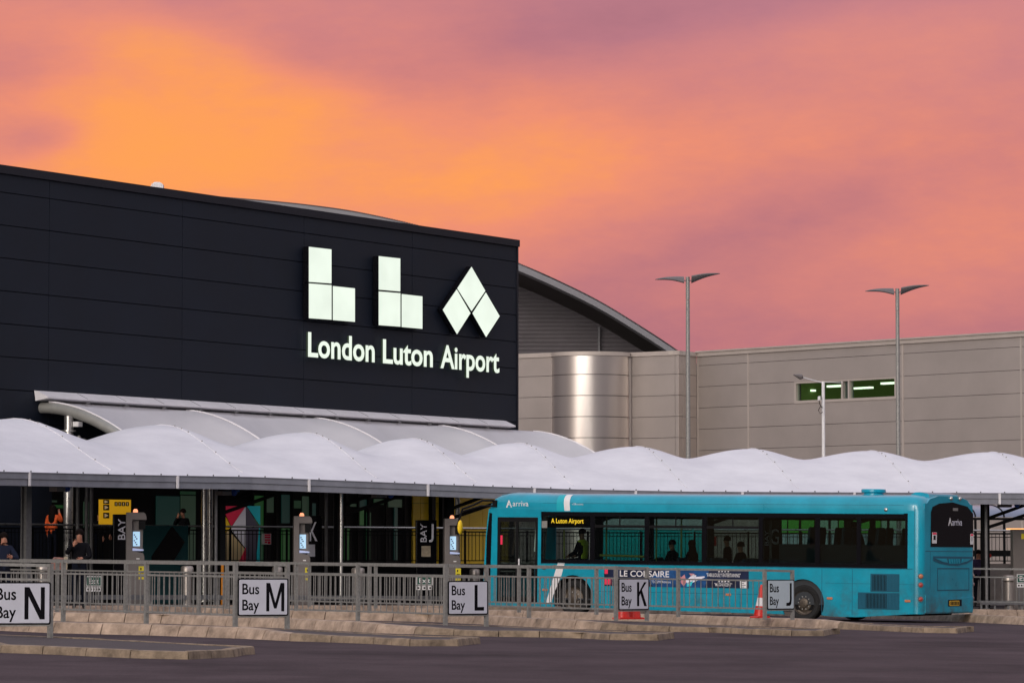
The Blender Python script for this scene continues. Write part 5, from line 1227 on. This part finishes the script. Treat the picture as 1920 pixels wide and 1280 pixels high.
# advert
ad_ = bp('advert', [(1133, 1063), (1404, 1067), (1404, 1102.5), (1133, 1097.5)], M['advert'], .002, .008)
bp('advert_blue', [(1245, 1066), (1330, 1066.5), (1322, 1101), (1225, 1099.5), (1215, 1085)], M['adblue'], .0085, .0092, par=ad_)
bp('advert_red', [(1134, 1064), (1140, 1064), (1140, 1075), (1134, 1075)], M['crimson'], .0085, .0095, par=ad_); bp('advert_red', [(1134, 1084), (1146, 1084), (1146, 1095), (1134, 1095)], M['crimson'], .0085, .0095, par=ad_)
bt('LE CORSAIRE', 1162.5, 1255, 1070, 1080, c=.0105, off=.012, par=ad_); bt('TS.COM/MKtheatre', 1222, 1258, 1088, 1092, c=.0105, par=ad_)
for pts, mt in (([(1265, 1064), (1268, 1064), (1278, 1083), (1275, 1084)], 'adpink'), ([(1277, 1082), (1284, 1076), (1287, 1090), (1283, 1099), (1277, 1092)], 'adpink'), ([(1286, 1088), (1300, 1076), (1306, 1078), (1304, 1084), (1290, 1096)], 'panelwhite'), ([(1288, 1092), (1300, 1088), (1296, 1098), (1288, 1099)], 'turquoise'), ([(1303, 1081), (1321, 1079.5), (1322, 1081.5), (1298, 1092)], 'panelwhite'), ([(1292, 1074), (1302, 1075), (1304, 1079), (1297, 1080)], 'adpink')):
    bp('advert_figure', pts, M[mt], .0095, .0108, par=ad_)
def star(cx, cy, r):
    q = []
    for k in range(10): rr = r if k % 2 == 0 else r*.42; an = math.pi/2+k*math.pi/5; q.append((cx+rr*math.cos(an)*.9, cy-rr*math.sin(an)))
    return [BF.pix(*v) for v in q]
m = MB()
for y0 in (1070, 1089):
    for k in range(4): m.prism(BF, star(1348.5+k*5.8, y0, 2.9), .009, .0105)
m.build('advert_stars', M['white'], ad_)
bt('"FABULOUSLY ENTERTAINING"', 1325, 1389, 1074.5, 1080.5, c=.0105, par=ad_, off=.004); bt('"MAGNIFICENT"', 1340, 1373, 1092.5, 1098, c=.0105, par=ad_, off=.004)
bp('advert_block', [(1388, 1086), (1400, 1086.3), (1400, 1102), (1388, 1101.7)], M['white'], .0085, .0095, par=ad_)
m = MB()
for k in range(4): q = S(1389.5, 1090+k*3.4); q2 = S(1398.5-(k % 2)*3, 1088+k*3.4); m.box(BF, q[0], q2[0], q[1], q2[1]-.012, .0096, .0105)
m.build('advert_lines', M['charcoal'], ad_)
# panel seams
m = MB()
for x in (1541, 1598): a = S(x, 1100)[0]; m.box(BF, a-.006, a+.006, .18, ZW-.06, .0, .002)
for a in (4.0, 5.3, 6.6, 7.9): m.box(BF, a-.006, a+.006, .22, .66, .0, .002)
m.box(BF, 3.42, 9.08, .655, .667, 0, .002); m.box(BF, 10.4, BL-.2, .985, .992, 0, .002); m.box(BF, BL-.205, BL-.195, .24, 2.9, .0, .0025); m.box(BF, 1.8, BL-.5, 3.0, 3.006, 0, .002)
m.build('panel_seam', M['tealdark'], bus)
for x, y in ((1366, 1114), (1556, 1121), (1702, 1126), (1022, 1105)):
    q = S(x, y); m = MB(); m.box(BF, q[0]-.08, q[0]+.08, q[1]-.03, q[1]+.03, .0, .02); m.build('side_marker', M['amberlamp'], bus, bevel=.008)
m = MB(); q = S(1661, 955); m.ball(BF.p(q[0], q[1], .0), .055, .055, .03, fr=Fr((0, 0, 0), BF.A, BF.B, BF.C)); m.build('side_lamp', M['stainless'], bus)
for x, y in ((1020, 1063), (1040, 1062)): q = S(x, y); m = MB(); m.ball(BF.p(q[0], q[1], .0), .09, .06, .03, fr=Fr((0, 0, 0), BF.A, BF.B, BF.C)); m.build('door_button_housing', M['machine'], bus)
# engine grille
for x0, x1, y0, y1 in ((1632, 1686.5, 1075.5, 1108.5), (1608.5, 1686.5, 1111, 1141)):
    q = S(x0, y1); q2 = S(x1, y0); m = MB(); m.box(BF, q[0], q2[0], q[1], q2[1], .0, .006); gr = m.build('engine_grille', M['tealdark'], bus); m = MB(); n = int((q2[0]-q[0])/.04)
    for k in range(n): a = q[0]+(q2[0]-q[0])*(k+.2)/n; m.box(BF, a, a+.016, q[1]+.02, q2[1]-.02, .006, .016)
    m.build('grille_slats', M['tealdark'], gr)
    m = MB(); m.box(BF, max(q[0], q2[0]-1.0)+.05, q2[0]-.35, q[1]+.03, q2[1]-.03, .0065, .0075); m.build('radiator', M['black'], gr)
# roof items
m = MB(); q = S(1641, 920); cc_ = -.9
for r_, z0, z1_ in ((.26, 3.25, 3.33), (.32, 3.33, 3.42)):
    m.tube([BF.p(q[0]-.5, z0, cc_), BF.p(q[0]-.5, z1_, cc_)], r_, 20)
m.build('roof_vent', M['teal'], bus, bevel=.02)
# rear details
rw_ = [(.52, 1.95), (W-.14, 1.95), (W-.16, 2.82), (W-.5, 3.0), (1.81, 3.1), (1.0, 3.06), (.62, 2.97), (.53, 2.82)]
m = MB(); m.prism(RF, [(a*.995, z) for a, z in rw_], .001, .012); rwn = m.build('rear_window', M['blackgloss'], bus)
Aemblem(1777, 1784, 970, 985.5, RF, .014); bt('arriva', 1784.5, 1803, 973, 984.5, fr_=RF, c=.014, par=rwn, mat=M['panelwhite'])
def rb(name, x0, x1, y0, y1, mat, c0=.012, c1=.016, par=bus): q = RF.pix(x0, y1); q2 = RF.pix(x1, y0); m = MB(); m.box(RF, q[0], q2[0], q[1], q2[1], c0, c1); return m.build(name, mat, par)
for x0, x1, y0, y1 in ((1747, 1755.5, 997.5, 1018), (1818.5, 1824, 1000, 1020)):
    s1 = rb('window_sticker', x0, x1, y0, y1, M['white'], par=rwn); rb('sticker_head', x0+.5, x1-.5, y0+.5, y0+4, M['crimson'], .0165, .018, par=s1); rb('sticker_mark', x0+2.2, x1-2.2, y0+6, y0+14, M['black'], .0165, .018, par=s1)
rb('window_label', 1786, 1795.5, 952, 957, M['galv'], par=rwn)
m = MB(); cr_p = [(1749, 1042), (1823, 1043), (1823, 1050), (1812, 1056), (1795, 1060), (1780, 1059.5), (1762, 1056), (1749, 1050)]; m.prism(RF, [RF.pix(*q) for q in cr_p], .0, .01); vt = m.build('rear_vent', M['tealdark'], bus)
m = MB()
for pts in ([(1752, 1046), (1774, 1046.5), (1776, 1054), (1768, 1053)], [(1820, 1047), (1804, 1047), (1801, 1054.5), (1812, 1052)]): m.prism(RF, [RF.pix(*q) for q in pts], .010, .02)
for k in range(5): m.prism(RF, [RF.pix(1778+k*4.4, 1047), RF.pix(1781+k*4.4, 1047), RF.pix(1782+k*4.4, 1056), RF.pix(1779+k*4.4, 1056)], .010, .02)
m.build('vent_fins', M['teal'], vt)
m = MB(); q = RF.pix(1757, 1107); q2 = RF.pix(1817, 1064)
for a0, a1, b0, b1 in ((q[0], q2[0], q[1], q[1]+.03), (q[0], q2[0], q2[1]-.03, q2[1]), (q[0], q[0]+.03, q[1], q2[1]), (q2[0]-.03, q2[0], q[1], q2[1])): m.box(RF, a0, a1, b0, b1, 0, .006)
m.build('engine_hatch', M['tealdark'], bus)
m = MB(); m.box(RF, .21, W-.2, 1.83, 1.845, 0, .004); m.box(RF, .5, .515, .9, 1.83, 0, .003); m.build('rear_seam', M['tealdark'], bus)
q = RF.pix(1775.5, 1136); q2 = RF.pix(1801, 1123); m = MB(); m.box(RF, q[0], q2[0], q[1], q2[1], .031, .036); pr = m.build('plate_recess', M['black'], bus)
rb('number_plate', 1778, 1796, 1125, 1135, M['plate'], .0365, .042, par=pr)
m = MB()
for k in range(6): q = RF.pix(1779.5+k*2.7, 1133.3); q2 = RF.pix(1781.3+k*2.7, 1126.8); m.box(RF, q[0], q2[0], q[1], q2[1], .0422, .044)
m.build('plate_characters', M['black'], pr)
for wv in (.12, W-.09):
    for z, mt in ((1.20, 'amberlamp'), (.98, 'redlamp'), (.62, 'redlamp')):
        an = R(45); m = MB(); c3 = BF.p(BL-.2+.2*math.sin(an)+.01, z, (-.2+.2*math.cos(an)) if wv < 1 else (-W+.2-.2*math.cos(an))); d3 = (BF.A+(BF.C if wv < 1 else -BF.C)).normalized()
        m.tube([c3-d3*.02, c3+d3*.015], .072, 16); lp = m.build('rear_light', M['galvdark'], bus); m = MB(); m.ball(c3+d3*.015, .055, .055, .03, fr=Fr((0, 0, 0), d3.cross(UP), UP, d3)); m.build('lens', M[mt], lp)
for x, y in ((1783, 930), (1799.5, 931)): q = RF.pix(x, y); m = MB(); m.ball(RF.p(q[0], min(3.2, q[1]), -.0), .055); m.build('roof_light', M['stainless'], bus)
# mirror on its arm
m = MB(); m.box(BF, S(925, 940)[0], S(932.5, 940)[0], S(930, 950)[1], S(930, 937)[1], .0, .05)
p1 = BF.p(*S(914, 938), .25); m.tube([BF.p(*S(928, 938), .05), p1, BF.p(*S(900, 947), .35), BF.p(*S(882, 954), .4), BF.p(*S(879, 964), .4), BF.p(*S(872, 988), .4)], .03, 8)
m.tube([BF.p(*S(928, 948), .05), BF.p(*S(912, 948), .25), BF.p(*S(881, 959), .4)], .025, 8); ar = m.build('mirror_arm', M['black'], bus)
m = MB(); q = S(878.5, 988); m.ball(BF.p(q[0], q[1], .42), .06, .20, .10, fr=Fr((0, 0, 0), BF.A, BF.B, BF.C)); m.build('mirror', M['yellow'], ar)  # yellow reflection painted in as the mirror's own colour

# people in the bus
def inbus(a, c, z, label, yaw, **k):
    P = BF.p(a, z, c); return person(label, P, yaw, **k)
yf = math.atan2(-BU.y, -BU.x)-math.pi/2       # facing the front
inbus(S(1066, 1020)[0], -.75, .95, 'bus driver in a bright yellow-green hi-vis vest', yf, sit=True, hgt=1.85, top='hivis', arms='jacket')
inbus(S(1240, 1020)[0], -.62, .75, 'passenger behind the third side window of the bus, wearing a dark jacket', yf, sit=True)
inbus(S(1277, 1020)[0], -.62, .75, 'passenger with his head against the third side window of the bus', yf, sit=True, hair='long')
inbus(S(1300, 1000)[0], -1.9, .46, 'passenger standing in the bus aisle behind the third window', yf+.8, hgt=1.7)
inbus(S(1520, 1010)[0], -2.5, 1.28, 'man in navy jacket seen through the fifth side window of the bus', yf+2.2, sit=True, top='navyjacket')
inbus(S(1368, 1020)[0], -.65, .72, 'passenger low in the fourth side window of the bus', yf, sit=True)
